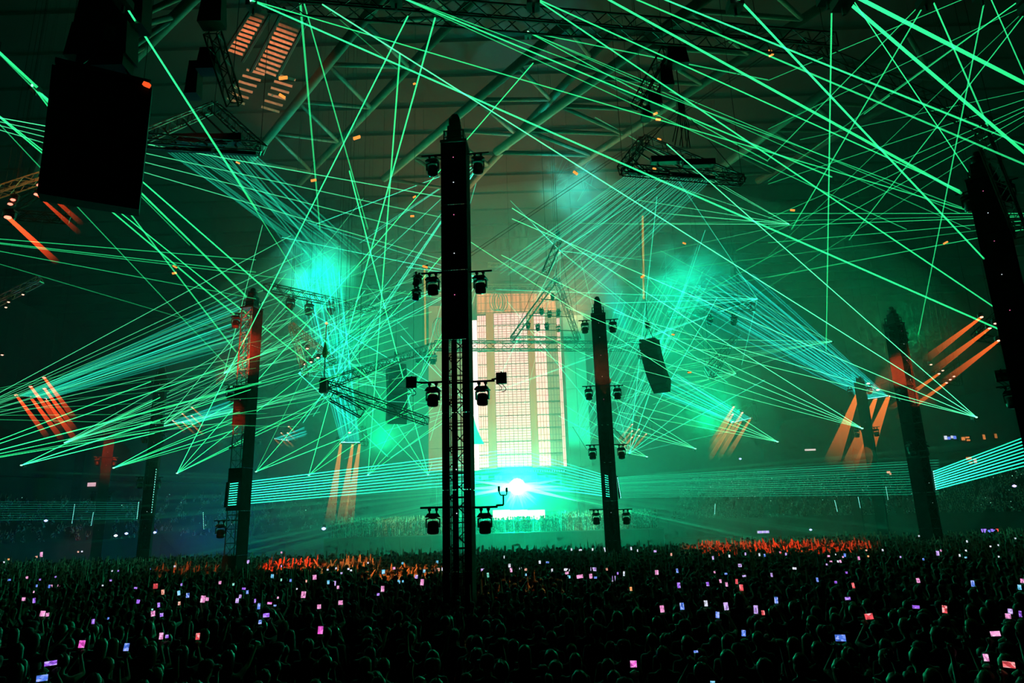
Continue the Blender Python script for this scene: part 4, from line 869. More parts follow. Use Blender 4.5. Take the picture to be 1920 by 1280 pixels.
# criss-cross in the bright haze left of the central mast
rr = random.Random(21)
for k, (sx0, sy0, l) in enumerate(((905, 300, 'behind the upper central mast'), (900, 520, 'behind the middle of the central mast'), (560, 700, 'by the tilted rig'), (880, 760, 'behind the lower central mast'))):
    ends = []
    for i in range(9):
        x = rr.uniform(520, 830) if sx0 > 700 else rr.uniform(650, 840); y = rr.uniform(400, 880) if sx0 > 700 else rr.uniform(480, 860)
        ends.append((x, y, rr.uniform(50, 70), 1.4, 1.8, rr.uniform(.2, .5)))
    laser_fan((sx0, sy0), 74, ends, 'small laser projector %s filling the haze with thin beams' % l, LC, 'haze lasers', True, False)
for k, (sx0, sy0, l) in enumerate(((1050, 470, 'above the screen'), (1420, 560, 'at the right cyan glow'), (1180, 850, 'beside the mast by the screen'))):
    ends = []
    for i in range(10):
        x = rr.uniform(900, 1500); y = rr.uniform(330, 820)
        ends.append((x, y, rr.uniform(50, 70), 1.4, 1.8, rr.uniform(.15, .4)))
    laser_fan((sx0, sy0), 74, ends, 'small laser projector %s with thin criss-cross beams' % l, LC, 'haze lasers', True, False)

for k, (sx0, sy0, Y, l) in enumerate(((-120, 800, 52, 'lower'), (120, 830, 62, 'second'), (300, 800, 66, 'third'), (420, 700, 66, 'upper'))):
    ends = [(rr.uniform(480, 830), sy0 - rr.uniform(40, 330) - 40 * (k == 0), rr.uniform(44, 60), 1.3, 1.6, rr.uniform(.14, .38)) for i in range(11)]
    laser_fan((sx0, sy0), Y, ends, 'small %s laser projector behind the left masts, thin rising beams' % l, LGY, 'haze lasers', True, False)
for k, (sx0, sy0, Y, l) in enumerate(((1560, 640, 66, 'beside the far right masts'), (1480, 420, 60, 'high at right'), (1380, 700, 70, 'above the six amber lamps'))):
    ends = [(rr.uniform(1080, 1330), sy0 + rr.uniform(-220, 120), rr.uniform(50, 66), 1.3, 1.6, rr.uniform(.12, .32)) for i in range(9)]
    laser_fan((sx0, sy0), Y, ends, 'small laser projector %s, thin beams to the left' % l, LGY, 'haze lasers', True, False)

# bars of parallel laser lines on masts and rigs
laser_bar(P(431, 907, 38.2), P(427, 947, 38.2), P(960, 842, 70), P(960, 900, 70), 10, 'laser bar of ten cyan lines low on the red-lit left mast', (.03, 1, .62), .75, 1.8, 1.8)
laser_bar(P(1142, 893, 42), P(1145, 931, 42), P(985, 846, 84), P(975, 908, 84), 10, 'laser bar of ten cyan lines low on the mast by the screen', (.03, 1, .62), .7, 1.8, 1.4)
laser_bar(P(1750, 884, 46.5), P(1755, 917, 46.5), P(1925, 818, 40), P(1925, 872, 40), 9, 'laser bar of bright cyan lines low on the orange-faced mast', (.03, 1, .62), .95, 2.2, 2.2)
laser_bar(P(1160, 895, 43), P(1164, 932, 43), P(1760, 862, 60), P(1760, 926, 60), 14, 'laser bar sending faint level lines right of the mast by the screen', (.02, 1, .5), .14, 1.6, 1.8, dots=False)
laser_bar(P(262, 942, 57), P(258, 972, 57), P(-40, 940, 60), P(-40, 975, 60), 9, 'laser bar sending faint level lines to the left edge', (.02, .8, .5), .05, 1.4, 1.6, dots=False)
# cyan bundles from the rigs
def bundle(a, b, Y, c, d, Ye, n, label, s=.22, w0=1.4, w1=2.6, col=LCY, jit=.4, dots=True):
    laser_bar(P(*a, Y), P(*b, Y), P(*c, Ye), P(*d, Ye), n, label, col, s, w0, w1, jit, dots)
bundle((35, 742), (62, 745), 57.5, (440, 560), (470, 610), 56, 16, 'laser bar sending a cyan bundle from the left-edge rig', .20, 1.4, 2.6, (.02, .8, .5))
bundle((64, 745), (87, 748), 57.5, (380, 618), (470, 640), 56, 14, 'second laser bar sending a cyan bundle from the left-edge rig', .16, 1.4, 2.4, (.02, .8, .5))
bundle((640, 829), (674, 829), 65.5, (560, 520), (640, 500), 50, 26, 'laser bar sending a cyan bundle upward left of centre', .20, 1.4, 2.2, LCY, .5)
bundle((1622, 748), (1664, 742), 75.5, (1270, 560), (1400, 505), 52, 30, 'laser bar sending a broad cyan bundle from the right rig', .20, 1.6, 2.2, LCY, .5)
bundle((1372, 792), (1407, 784), 75.5, (1228, 735), (1270, 700), 62, 16, 'laser bar sending a cyan bundle from the six amber lamps', .26, 1.6, 2.6, LCY, .3)
bundle((325, 790), (360, 795), 79.5, (430, 755), (440, 772), 74, 12, 'laser bar sending a short cyan bundle between the left masts', .25, 1.4, 2, LCY, .2)
bundle((515, 822), (540, 826), 83.5, (570, 800), (576, 815), 78, 9, 'laser bar sending a tiny cyan bundle right of the red-lit mast', .25, 1.4, 2, LCY, .2)
bundle((310, 282), (395, 284), 25.2, (560, 470), (640, 460), 60, 14, 'laser bar on the rig by the speaker hang sending teal lines down', .10, 2.2, 3, (.02, .9, .5), .6)
bundle((410, 286), (478, 290), 25.6, (600, 520), (680, 470), 60, 12, 'second laser bar on the rig by the speaker hang', .12, 2.4, 3, (.02, .9, .5), .6)
bundle((1180, 325), (1250, 330), 29.5, (930, 500), (1010, 540), 66, 16, 'laser bar on the wired triangle rig sending cyan lines down', .14, 1.6, 2.4, LC, .6)
bundle((1262, 330), (1335, 336), 29.5, (990, 560), (1090, 580), 66, 16, 'second laser bar on the wired triangle rig', .12, 1.6, 2.4, LC, .6)
bundle((1150, 800), (1170, 820), 60, (1250, 560), (1330, 520), 48, 18, 'laser bar behind the mast by the screen sending lines up', .14, 1.6, 2.2, LC, .8, False)
bundle((1075, 800), (1100, 840), 70, (1180, 560), (1260, 540), 50, 16, 'laser bar left of the mast by the screen sending lines up', .16, 1.6, 2.2, LC, .8, False)
# a fountain of fine cyan lines in the three bright clouds
for (cx, cyy, rx, ry, Y, n, l) in ((590, 505, 75, 60, 56, 46, 'left'), (1075, 345, 70, 50, 60, 26, 'upper'), (1290, 520, 80, 60, 58, 40, 'right')):
    S = P(cx, cyy, Y); o = empty('laser_cloud', S); tag(o, 'burst of fine cyan rays in the %s bright cloud of haze' % l, 'laser'); inv = Matrix.Translation(-S)
    for i in range(n):
        a = rr.uniform(0, 2 * PI); k = rr.uniform(.2, .7); p = P(cx + rx * k * math.cos(a), cyy + ry * k * math.sin(a), Y + rr.uniform(-3, 3))
        ang = rr.gauss(-.9 if l == 'left' else .7, .5); L = rr.uniform(20, 70)
        q = P(cx + rx * k * math.cos(a) + L * math.cos(ang), cyy + ry * k * math.sin(a) - L * math.sin(ang), Y + rr.uniform(-6, 6))
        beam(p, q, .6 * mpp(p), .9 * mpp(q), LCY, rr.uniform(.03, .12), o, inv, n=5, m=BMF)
# ================================================================ people
ORDW = 'first second third fourth fifth sixth seventh eighth ninth tenth eleventh twelfth thirteenth fourteenth fifteenth sixteenth seventeenth eighteenth nineteenth twentieth'.split() + ['twenty-' + w for w in 'first second third fourth fifth sixth seventh eighth ninth'.split()] + ['thirtieth'] + ['thirty-' + w for w in 'first second third fourth fifth sixth seventh eighth ninth'.split()] + ['fortieth'] + ['forty-' + w for w in 'first second third fourth fifth sixth seventh eighth ninth'.split()]
def cloth_mat(name, cols, rough=.85):
    m = bpy.data.materials.new(name); m.use_nodes = True; nt = m.node_tree; b = nt.nodes['Principled BSDF']; L = nt.links.new
    oi = nt.nodes.new('ShaderNodeObjectInfo'); geo = nt.nodes.new('ShaderNodeNewGeometry'); wn = nt.nodes.new('ShaderNodeTexNoise'); wn.inputs['Scale'].default_value = 1.3
    ad = nt.nodes.new('ShaderNodeMath'); ad.operation = 'ADD'; fr = nt.nodes.new('ShaderNodeMath'); fr.operation = 'FRACT'; mu = nt.nodes.new('ShaderNodeMath'); mu.operation = 'MULTIPLY'; mu.inputs[1].default_value = 3.0
    rp = nt.nodes.new('ShaderNodeValToRGB'); rp.color_ramp.interpolation = 'CONSTANT'
    while len(rp.color_ramp.elements) < len(cols): rp.color_ramp.elements.new(.5)
    for i, c in enumerate(cols): rp.color_ramp.elements[i].position = i / len(cols); rp.color_ramp.elements[i].color = (*c, 1)
    L(geo.outputs['Position'], wn.inputs['Vector']); L(wn.outputs['Fac'], mu.inputs[0]); L(mu.outputs[0], ad.inputs[0]); L(oi.outputs['Random'], ad.inputs[1]); L(ad.outputs[0], fr.inputs[0])
    L((oi.outputs['Random'] if 'single' in name else fr.outputs[0]), rp.inputs['Fac']); L(rp.outputs[0], b.inputs['Base Color']); b.inputs['Roughness'].default_value = rough; b.inputs['Specular IOR Level'].default_value = .2
    return m
SHIRTS = [(.01, .01, .012), (.02, .02, .025), (.25, .25, .25), (.03, .03, .05), (.12, .02, .02), (.01, .01, .01), (.05, .06, .08), (.35, .33, .3)]
SKINS = [(.36, .21, .15), (.45, .28, .2), (.22, .12, .08), (.5, .33, .25)]
M_SHIRT = cloth_mat('single_shirt_cotton', SHIRTS); M_TROUS = cloth_mat('single_trouser_denim', [(.015, .018, .03), (.01, .01, .01), (.03, .035, .05), (.02, .02, .02)])
M_SKIN = cloth_mat('single_skin', SKINS, .55); M_SHOE = mat('shoe_rubber', (.02, .02, .02), .7); M_EYE = mat('eye', (.3, .3, .3), .2)
M_HAIR = cloth_mat('single_hair', [(.01, .008, .006), (.03, .018, .01), (.09, .05, .02), (.006, .006, .006), (.16, .10, .05)], .5)
MX_SHIRT = cloth_mat('crowd_shirts', SHIRTS + [(.3, .3, .32)]); MX_SKIN = cloth_mat('crowd_skin', SKINS, .6); MX_HAIR = cloth_mat('crowd_hair', [(.01, .008, .006), (.03, .018, .01), (.05, .03, .015), (.006, .006, .006)])

def capsule(mb, p, q, r1, r2, n=10):
    p, q = Vector(p), Vector(q); d = q - p; L = d.length
    if L < 1e-5: d = Vector((0, 0, 1))
    d.normalize(); a = d.orthogonal().normalized(); b = d.cross(a); rings = []
    for k in range(4):
        t = PI / 2 * (1 - k / 3.5); rings.append((p - d * r1 * math.sin(t), r1 * math.cos(t)))
    for k in range(4):
        t = PI / 2 * ((k + .5) / 3.5); rings.append((q + d * r2 * math.sin(t * .98), r2 * math.cos(t * .98)))
    vs = [c + (a * math.cos(2 * PI * i / n) + b * math.sin(2 * PI * i / n)) * max(r, 1e-4) for c, r in rings for i in range(n)]
    fs = [(j * n + i, j * n + (i + 1) % n, (j + 1) * n + (i + 1) % n, (j + 1) * n + i) for j in range(len(rings) - 1) for i in range(n)]
    fs += [tuple(range(n - 1, -1, -1)), tuple(range((len(rings) - 1) * n, len(rings) * n))]
    mb.add(vs, fs)
def hand(caps, wrist, d, side, curl):
    """palm, four fingers of unequal length with two bends, thumb from the side of the palm"""
    d = Vector(d).normalized(); sd = d.cross(Vector((0, 1, 0)))
    if sd.length < .2: sd = d.cross(Vector((1, 0, 0)))
    sd.normalize(); nrm = sd.cross(d).normalized(); w_ = Vector(wrist)
    for k in (-.022, .022): caps.append((w_ + d * .01, w_ + d * .085 + sd * k, .026, .022, 0))
    for i, L in enumerate((.062, .074, .078, .066)):
        o = w_ + d * .088 + sd * (-.036 + .024 * i) * 1.05; sp = sd * (-.16 + .11 * i)
        d1 = (d * math.cos(curl * .5) + nrm * math.sin(curl * .5) + sp * .6).normalized(); d2 = (d * math.cos(curl * 1.4) + nrm * math.sin(curl * 1.4) + sp * .4).normalized()
        m = o + d1 * L * .55; caps.append((o, m, .0105, .0098, 0)); caps.append((m, m + d2 * L * .5, .0098, .0085, 0))
    t0 = w_ + d * .03 + sd * side * .03; t1 = t0 + (sd * side * .8 + d * .7 + nrm * .3).normalized() * .05; caps.append((t0, t1, .015, .0125, 0)); caps.append((t1, t1 + (d + nrm * .4).normalized() * .035, .012, .010, 0))
def person_mesh(name, eR, wR, eL, wL, curl=(.3, .3), lean=0.0, turn=0.0, step=0.0):
    """tags: 0 skin 1 shirt 2 trousers 3 shoe 4 eye"""
    c = []
    for s in (-1, 1):
        c.append(((s * .095, 0, .93), (s * .105, .03 * s * step, .52), .098, .068, 2)); c.append(((s * .105, .03 * s * step, .52), (s * .115, -.03, .10), .066, .046, 2))
        c.append(((s * .115, -.05, .05), (s * .135, .15, .04), .045, .036, 3))
    c += [((-.07, 0, .96), (.07, 0, .96), .125, .125, 2), ((-.05, 0, 1.06), (.05, 0, 1.06), .122, .122, 1), ((-.08, .01, 1.24), (.08, .01, 1.24), .125, .125, 1), ((-.13, 0, 1.39), (.13, 0, 1.39), .088, .088, 1),
          ((-.06, 0, 1.44), (.06, 0, 1.44), .07, .07, 1), ((0, .0, 1.46), (0, .015, 1.56), .058, .054, 0)]
    ct, st = math.cos(turn), math.sin(turn)
    H = lambda x, y, z: Vector((x * ct - y * st, x * st + y * ct + .015, z))
    c += [(H(0, -.015, 1.67), H(0, .0, 1.70), .093, .088, 0), (H(0, .035, 1.60), H(0, .04, 1.64), .062, .072, 0), (H(0, .10, 1.645), H(0, .095, 1.685), .015, .009, 0),
          (H(-.018, .098, 1.60), H(.018, .098, 1.60), .010, .010, 0)]
    for s in (-1, 1):
        c.append((H(s * .088, .0, 1.645), H(s * .094, -.008, 1.685), .012, .015, 0)); c.append((H(s * .033, .087, 1.678), H(s * .033, .088, 1.678), .013, .013, 4))
    for s, e, w_, cu in ((1, eR, wR, curl[0]), (-1, eL, wL, curl[1])):
        sh = Vector((s * .185, 0, 1.41)); e = Vector(e); w_ = Vector(w_)
        c.append((sh, sh.lerp(e, .6), .066, .050, 1)); c.append((sh.lerp(e, .6), e, .046, .042, 0)); c.append((e, w_, .042, .028, 0)); hand(c, w_, w_ - e, -s, cu)
    mb = MB()
    for p, q, a, b, t in c: capsule(mb, p, q, a, b)
    me = mb.mesh(name + '_src', M_SKIN); ob = link('tmp', me)
    m = ob.modifiers.new('r', 'REMESH'); m.mode = 'VOXEL'; m.voxel_size = .0125
    m = ob.modifiers.new('s', 'SMOOTH'); m.iterations = 3; m.factor = .5
    m = ob.modifiers.new('d', 'DECIMATE'); m.ratio = .22
    dg = bpy.context.evaluated_depsgraph_get(); out = bpy.data.meshes.new_from_object(ob.evaluated_get(dg)); out.name = name
    bpy.data.objects.remove(ob); bpy.data.meshes.remove(me)
    n = len(out.polygons); ctr = np.empty(n * 3); out.polygons.foreach_get('center', ctr); ctr = ctr.reshape(-1, 3)
    best = np.full(n, 1e9); tg = np.zeros(n, int)
    for p, q, a, b, t in c:
        p_, q_ = np.array(p), np.array(q); d = q_ - p_; l2 = max(1e-9, d @ d); u = np.clip((ctr - p_) @ d / l2, 0, 1)
        ds = np.linalg.norm(ctr - p_ - u[:, None] * d, axis=1) - (a + (b - a) * u); k = ds < best; best[k] = ds[k]; tg[k] = t
    out.materials.clear()
    for m in (M_SKIN, M_SHIRT, M_TROUS, M_SHOE, M_EYE): out.materials.append(m)
    out.polygons.foreach_set('material_index', tg); out.polygons.foreach_set('use_smooth', [True] * n)
    if lean:
        co = np.empty(len(out.vertices) * 3); out.vertices.foreach_get('co', co); co = co.reshape(-1, 3); k = np.clip(co[:, 2] - .9, 0, None); co[:, 0] += k * lean; out.vertices.foreach_set('co', co.ravel())
    out.update(); return out, turn, lean
IR, IL = ((.25, -.04, 1.14), (.26, .09, .92)), ((-.25, -.04, 1.14), (-.26, .09, .92))
POSES = {
    'idle': person_mesh('body_idle', *IR, *IL, (.6, .6)),
    'sway': person_mesh('body_sway', (.27, .02, 1.15), (.20, .20, 1.02), *IL, (.6, .6), .07, .5),
    'phone': person_mesh('body_phone', (.27, .20, 1.46), (.17, .35, 1.72), *IL, (1.0, .6)),
    'film': person_mesh('body_film', (.29, .20, 1.48), (.11, .35, 1.72), (-.29, .20, 1.48), (-.11, .35, 1.72), (1.1, 1.1)),
    'arms': person_mesh('body_arms', (.33, .05, 1.62), (.37, .13, 1.90), (-.33, .05, 1.62), (-.36, .13, 1.88), (.15, .2), .0, -.2),
    'fist': person_mesh('body_fist', (.30, .08, 1.60), (.27, .13, 1.90), *IL, (1.6, .6), -.05, .3),
    'clap': person_mesh('body_clap', (.26, .18, 1.22), (.07, .34, 1.42), (-.26, .18, 1.22), (-.07, .34, 1.42), (.2, .2)),
    'point': person_mesh('body_point', (.31, .16, 1.55), (.40, .36, 1.78), *IL, (.9, .6), .04, -.4),
}
POSE_TXT = {'idle': 'standing with arms down', 'sway': 'swaying with one bent arm', 'phone': 'holding up a phone', 'film': 'filming with both hands', 'arms': 'with both arms raised', 'fist': 'with one fist raised', 'clap': 'clapping', 'point': 'reaching one arm out'}
def hair_mesh(kind):
    mb = MB(); n, k = 14, 9; vs = []
    for j in range(k + 1):
        t = PI * (.02 + (.60 if kind == 'short' else .70) * j / k)
        for i in range(n):
            a = 2 * PI * i / n; fx = math.sin(a)                      # +y is the face side
            cut = 1.0 - (.42 * max(0, fx) ** 1.2)
            tt = t * cut; r = .104 if kind == 'short' else .110
            z = math.cos(tt) * r * 1.12; rr_ = math.sin(tt) * r
            if kind == 'long' and fx < .2 and j >= k - 3: z -= .07 * (j - (k - 4)); rr_ = max(rr_, .095)
            vs.append((rr_ * math.cos(a) * .97, rr_ * math.sin(a) * 1.08 - .012, z + .012 * math.sin(5 * a + j)))
    fs = [(j * n + i, (j + 1) * n + i, (j + 1) * n + (i + 1) % n, j * n + (i + 1) % n) for j in range(k) for i in range(n)] + [tuple(range(n))]
    mb.add(vs, fs)
    if kind == 'bun': capsule(mb, (0, -.11, .07), (0, -.13, .09), .045, .04)
    if kind == 'cap': mb.lathe([(.112, .0), (.113, .05), (.09, .10), (.02, .125)], 14); mb.box((0, .14, .015), (.16, .13, .012))
    return mb.mesh('hair', M_HAIR if kind != 'cap' else mat('cap_cloth', (.02, .02, .03), .8), True)
HAIR = {k: hair_mesh(k) for k in ('short', 'long', 'bun', 'cap')}
people = []
def person(loc, pose, rz, scale, hair):
    me, turn, lean = POSES[pose]; o = link('person', me, None, loc); o.rotation_euler = (0, 0, rz); o.scale = (scale,) * 3
    h = link('hair', HAIR[hair], o); h.location = (lean * .78, .01, 1.705); h.rotation_euler = (0, 0, turn)
    o['category'] = 'person'; o['group'] = 'people standing nearest in the crowd'; people.append((o, pose, hair)); return o

# ---------------------------------------------------------------- phones: pixel, size in pixels, colour, from the four lower quadrants
PC = {'m': ('magenta', (1, .12, .75)), 'p': ('pink', (1, .34, .72)), 'l': ('lilac', (.62, .38, 1)), 'v': ('violet', (.40, .13, 1)), 'b': ('blue', (.10, .25, 1)), 'c': ('cyan', (.15, .65, 1)), 'w': ('white', (.8, .82, 1)), 's': ('salmon', (1, .40, .28)), 'r': ('red', (1, .10, .12)), 'o': ('orange', (1, .36, .08)), 't': ('teal', (.2, .85, .65))}
QA = '457,1063,m,32,40;706,1080,b,28,42;283,1170,v,64,26;235,1253,b,58,34;900,1018,p,22,36;932,1020,v,18,18;1104,1020,r,22,36;520,937,v,16,28;604,920,b,10,12;238,893,p,26,30;265,899,p,18,20;771,826,v,18,22;854,893,p,22,30;886,845,v,14,26;902,900,v,18,20;868,740,r,24,28;909,773,s,16,28;998,778,c,16,26;1001,836,s,14,20;1048,791,b,18,26;1133,812,p,26,38;1157,812,p,16,20;1228,720,p,14,18;1324,820,l,18,26;1341,797,l,14,20;1380,773,b,14,20;1361,754,v,20,12;1424,822,v,10,22;132,812,p,18,20;190,820,v,14,28;187,772,p,10,12;150,692,p,12,14;223,703,v,10,10;205,738,b,8,14;275,741,b,10,18;288,739,p,8,14;328,737,p,12,12;757,750,v,18,10;618,708,v,12,10;573,736,w,8,8;837,644,b,8,8;975,629,w,10,10;231,563,p,14,28;203,577,s,12,12;48,590,o,10,10;22,606,w,8,8;1383,605,l,18,22;1303,730,t,12,14;1013,731,v,10,14;50,705,b,18,10;310,688,v,8,8;437,548,s,8,8;458,546,w,6,8;626,655,w,8,8;660,655,v,8,8;850,870,t,10,10'
QB = '360,985,m,30,42;265,787,p,26,36;352,854,p,22,24;472,832,p,26,24;57,902,v,36,22;23,940,b,18,22;16,852,b,16,32;76,835,m,26,12;91,684,c,16,22;193,708,b,12,16;141,705,t,8,14;281,712,s,8,14;327,690,p,22,26;404,718,c,14,22;438,724,l,16,26;458,746,p,14,18;475,667,l,16,10;516,644,w,12,10;530,652,w,12,10;447,640,w,10,10;400,648,w,10,10;140,628,l,10,10;106,848,b,16,10;122,804,p,10,12;707,755,p,20,32;682,786,v,16,14;711,660,c,18,24;797,715,c,14,20;820,713,c,10,12;895,687,l,18,20;927,718,p,20,34;939,656,c,14,18;1012,648,s,28,16;1011,606,c,14,18;1043,645,w,14,18;818,612,c,12,12;770,640,p,16,14;1265,650,l,20,16;1295,678,t,12,26;1415,625,w,14,20;1424,650,p,14,24;1383,578,w,10,16;142,552,p,10,10;228,755,w,8,8;625,610,w,8,8'
QC = '455,645,l,34,20;440,684,p,18,26;466,692,b,18,12;379,686,p,38,20;306,648,w,34,14;310,666,p,28,14;318,688,c,18,16;155,606,w,12,18;198,607,b,18,10;224,652,w,10,20;47,641,w,14,12;77,647,s,14,14;78,676,c,10,12;568,698,l,20,32;590,668,v,10,14;625,670,w,10,26;529,645,s,12,14;664,755,o,14,22;808,663,p,20,26;931,735,v,18,30;922,654,b,12,24;838,867,p,24,38;949,852,b,24,38;1082,836,w,20,32;1092,728,v,16,22;1131,662,p,10,12;1147,900,b,22,34;1163,712,p,14,20;1198,730,p,14,24;1195,852,l,26,42;1254,714,r,14,28;1280,748,r,22,34;1272,624,l,20,18;1296,683,l,22,10;1194,671,b,16,10;1361,870,l,24,46;1402,888,r,18,26;1293,1002,b,24,34;1027,1105,b,26,12;678,1174,m,38,36;1122,582,l,10,20;1213,572,w,10,16;1303,560,l,8,16;1381,564,w,10,16;1410,568,b,10,16;799,545,l,16,12;699,541,w,10,14;665,530,w,10,18;517,536,w,8,26;450,535,w,8,14;382,538,w,18,8;332,535,w,8,14;889,563,s,10,16;1120,1274,c,28,10'
QD = '404,1029,b,58,36;564,909,r,44,32;1217,1138,p,28,40;1345,1178,r,62,34;1269,1005,p,50,28;1352,880,l,24,28;1340,907,p,28,28;1408,895,v,14,34;986,869,r,26,42;826,856,v,38,18;1143,725,b,18,34;1404,746,c,18,28;1419,710,p,18,24;838,708,p,18,26;445,809,v,30,16;46,818,b,20,36;476,736,r,14,30;275,704,b,12,24;378,718,v,14,14;20,677,l,12,22;148,641,w,22,12;429,567,b,12,20;338,572,p,14,10;351,602,p,14,8;328,619,l,10,10;390,602,w,10,12;404,601,p,12,16;418,577,p,8,10;376,563,w,8,8;438,664,v,12,12;507,584,p,12,20;549,540,s,10,8;559,573,o,10,10;640,539,w,8,12;740,577,l,8,10;867,590,b,10,12;947,556,l,16,26;965,541,p,6,12;1070,568,w,8,14;1104,580,c,12,8;1105,541,w,6,10;1111,490,w,6,12;1242,518,w,8,6;1285,511,w,8,6;1380,473,w,8,6;843,460,w,6,6;863,456,w,6,6;100,561,l,10,14;65,551,p,12,8;1288,575,w,6,8'
def screen_mat(key):
    col = PC[key][1]; m = bpy.data.materials.new('phone_screen_' + PC[key][0]); m.use_nodes = True; nt = m.node_tree; nt.nodes.clear(); L = nt.links.new
    tc = nt.nodes.new('ShaderNodeTexCoord'); oi = nt.nodes.new('ShaderNodeObjectInfo'); ad = nt.nodes.new('ShaderNodeVectorMath'); vo = nt.nodes.new('ShaderNodeTexVoronoi'); vo.inputs['Scale'].default_value = 3.0
    L(tc.outputs['Object'], ad.inputs[0]); L(oi.outputs['Location'], ad.inputs[1]); L(ad.outputs[0], vo.inputs['Vector'])
    sp = nt.nodes.new('ShaderNodeSeparateColor'); L(vo.outputs['Color'], sp.inputs[0])
    rp = nt.nodes.new('ShaderNodeValToRGB'); e = rp.color_ramp.elements; e[0].color = (*[c * .35 for c in col], 1); e[1].color = (*[.45 + .55 * c for c in col], 1); n = e.new(.55); n.color = (*col, 1)
    L(sp.outputs[0], rp.inputs['Fac'])
    em = nt.nodes.new('ShaderNodeEmission'); em.inputs[1].default_value = 1.0; o = nt.nodes.new('ShaderNodeOutputMaterial'); L(rp.outputs[0], em.inputs[0]); L(em.outputs[0], o.inputs[0]); m.cycles.emission_sampling = 'NONE'; return m
SCR = {}
M_CASE = mat('phone_case', (.01, .01, .012), .4)
mb = MB(); mb.box((0, .02, 0), (1.0, .06, 1.0)); mb.box((0, .06, .34), (.3, .05, .2)); ME_CASE = mb.mesh('phone', M_CASE)
for k in PC:
    MB_ = MB(); MB_.box((0, -.012, 0), (.92, .012, .94)); SCR[k] = MB_.mesh('screen', screen_mat(k))
phones = []; holders = []
for Q, qx, qy in ((QA, 0, 850), (QB, 480, 850), (QC, 960, 850), (QD, 1440, 850)):
    for it in Q.split(';'):
        a = it.split(','); px, py = qx + float(a[0]) * .3359, qy + float(a[1]) * .3359; w_, h_ = max(3.0, float(a[3]) * .34), max(3.0, float(a[4]) * .34)
        hz_y = 973 - (px - 960) * .0314
        if 1.85 * FPX / max(1, py - hz_y) > 50: pos = P(px, py, 50)
        else: pos = PZ(px, py, 1.93)
        k = mpp(pos); o = link('phone', ME_CASE, None, pos); o.scale = (w_ * k, max(.12, .8 * w_ * k) * .35, h_ * k)
        o.rotation_euler = (-.12 + R_.uniform(-.1, .1), R_.uniform(-.12, .12), math.atan2(-pos.x, pos.y) + R_.uniform(-.12, .12))
        s = link('screen', SCR[a[2]], o)
        o['category'] = 'phone'; o['group'] = 'lit phones held up in the crowd'
        phones.append((o, px, py, a[2], w_, h_)); holders.append((pos, w_ > h_ * 1.15))
rows = {}
for p in phones: rows.setdefault(int((1280 - p[2]) // 15), []).append(p)
for r_, (key, lst) in enumerate(sorted(rows.items())):
    for i, p in enumerate(sorted(lst, key=lambda t: t[1])):
        tiny = 'tiny ' if max(p[4], p[5]) < 4.5 else ''
        p[0]['label'] = '%s%s phone held %s, %s from left in %s phone row from bottom' % (tiny, PC[p[3]][0], 'sideways' if p[4] > p[5] * 1.15 else 'upright', ORDW[i], ORDW[r_])

# ---------------------------------------------------------------- the nearest people, one by one
MASTS = [B0, BR, BL1, BC2, BR2, BL2, BL3, BL4, BR3, BR4, BL5, BL6]
far_holders = []; taken = []
for pos, land in holders:
    if pos.y < 19.5 and pos.z < 2.4:
        off = Vector((0, .40, 1.88)) if land else Vector((.15, .40, 1.90)); rz = math.atan2(-pos.x, pos.y) * .5; sc_ = pos.z / off.z
        b = pos - Matrix.Rotation(rz, 3, 'Z') @ (off * sc_); b.z = 0
        person(b, 'film' if land else 'phone', rz, sc_, R_.choice(('short', 'long', 'short', 'bun', 'cap'))); taken.append(b)
    else: far_holders.append((pos, land))
SP = .84; y = 8.2; row = 0; cand = []
while y < 21:
    hw = y * .80 + .8; n = int(2 * hw / SP)
    for i in range(n):
        x = -hw + (i + .5 * (row % 2)) * SP + R_.uniform(-.14, .14); yy = y + R_.uniform(-.16, .16); v = Vector((x, yy, 0))
        if any((v - t).length < .50 for t in taken) or any((v - t).length < 1.0 for t in MASTS): continue
        cand.append(v)
    y += SP * .9; row += 1
for v in cand:
    if len(people) >= 300: break
    pose = R_.choices(('idle', 'sway', 'arms', 'fist', 'clap', 'point'), (46, 22, 5, 6, 8, 5))[0]
    person(v, pose, math.atan2(-v.x + R_.uniform(-2, 2), 60) * .6 + R_.uniform(-.35, .35), R_.uniform(.93, 1.06), R_.choice(('short', 'short', 'long', 'bun', 'cap', 'long'))); taken.append(v)
ymax = max(o.location.y for o, _, _ in people)
bands = {}
for t in people: bands.setdefault(int((t[0].location.y - 7) / .85), []).append(t)
HT = {'short': 'short-haired', 'long': 'long-haired', 'bun': 'bun-haired', 'cap': 'capped'}
for b_, (key, lst) in enumerate(sorted(bands.items())):
    for i, (o, pose, hair) in enumerate(sorted(lst, key=lambda t: t[0].location.x / t[0].location.y)):
        o['label'] = '%s person %s, %s from left in %s crowd row' % (HT[hair], POSE_TXT[pose], ORDW[i], ORDW[b_])

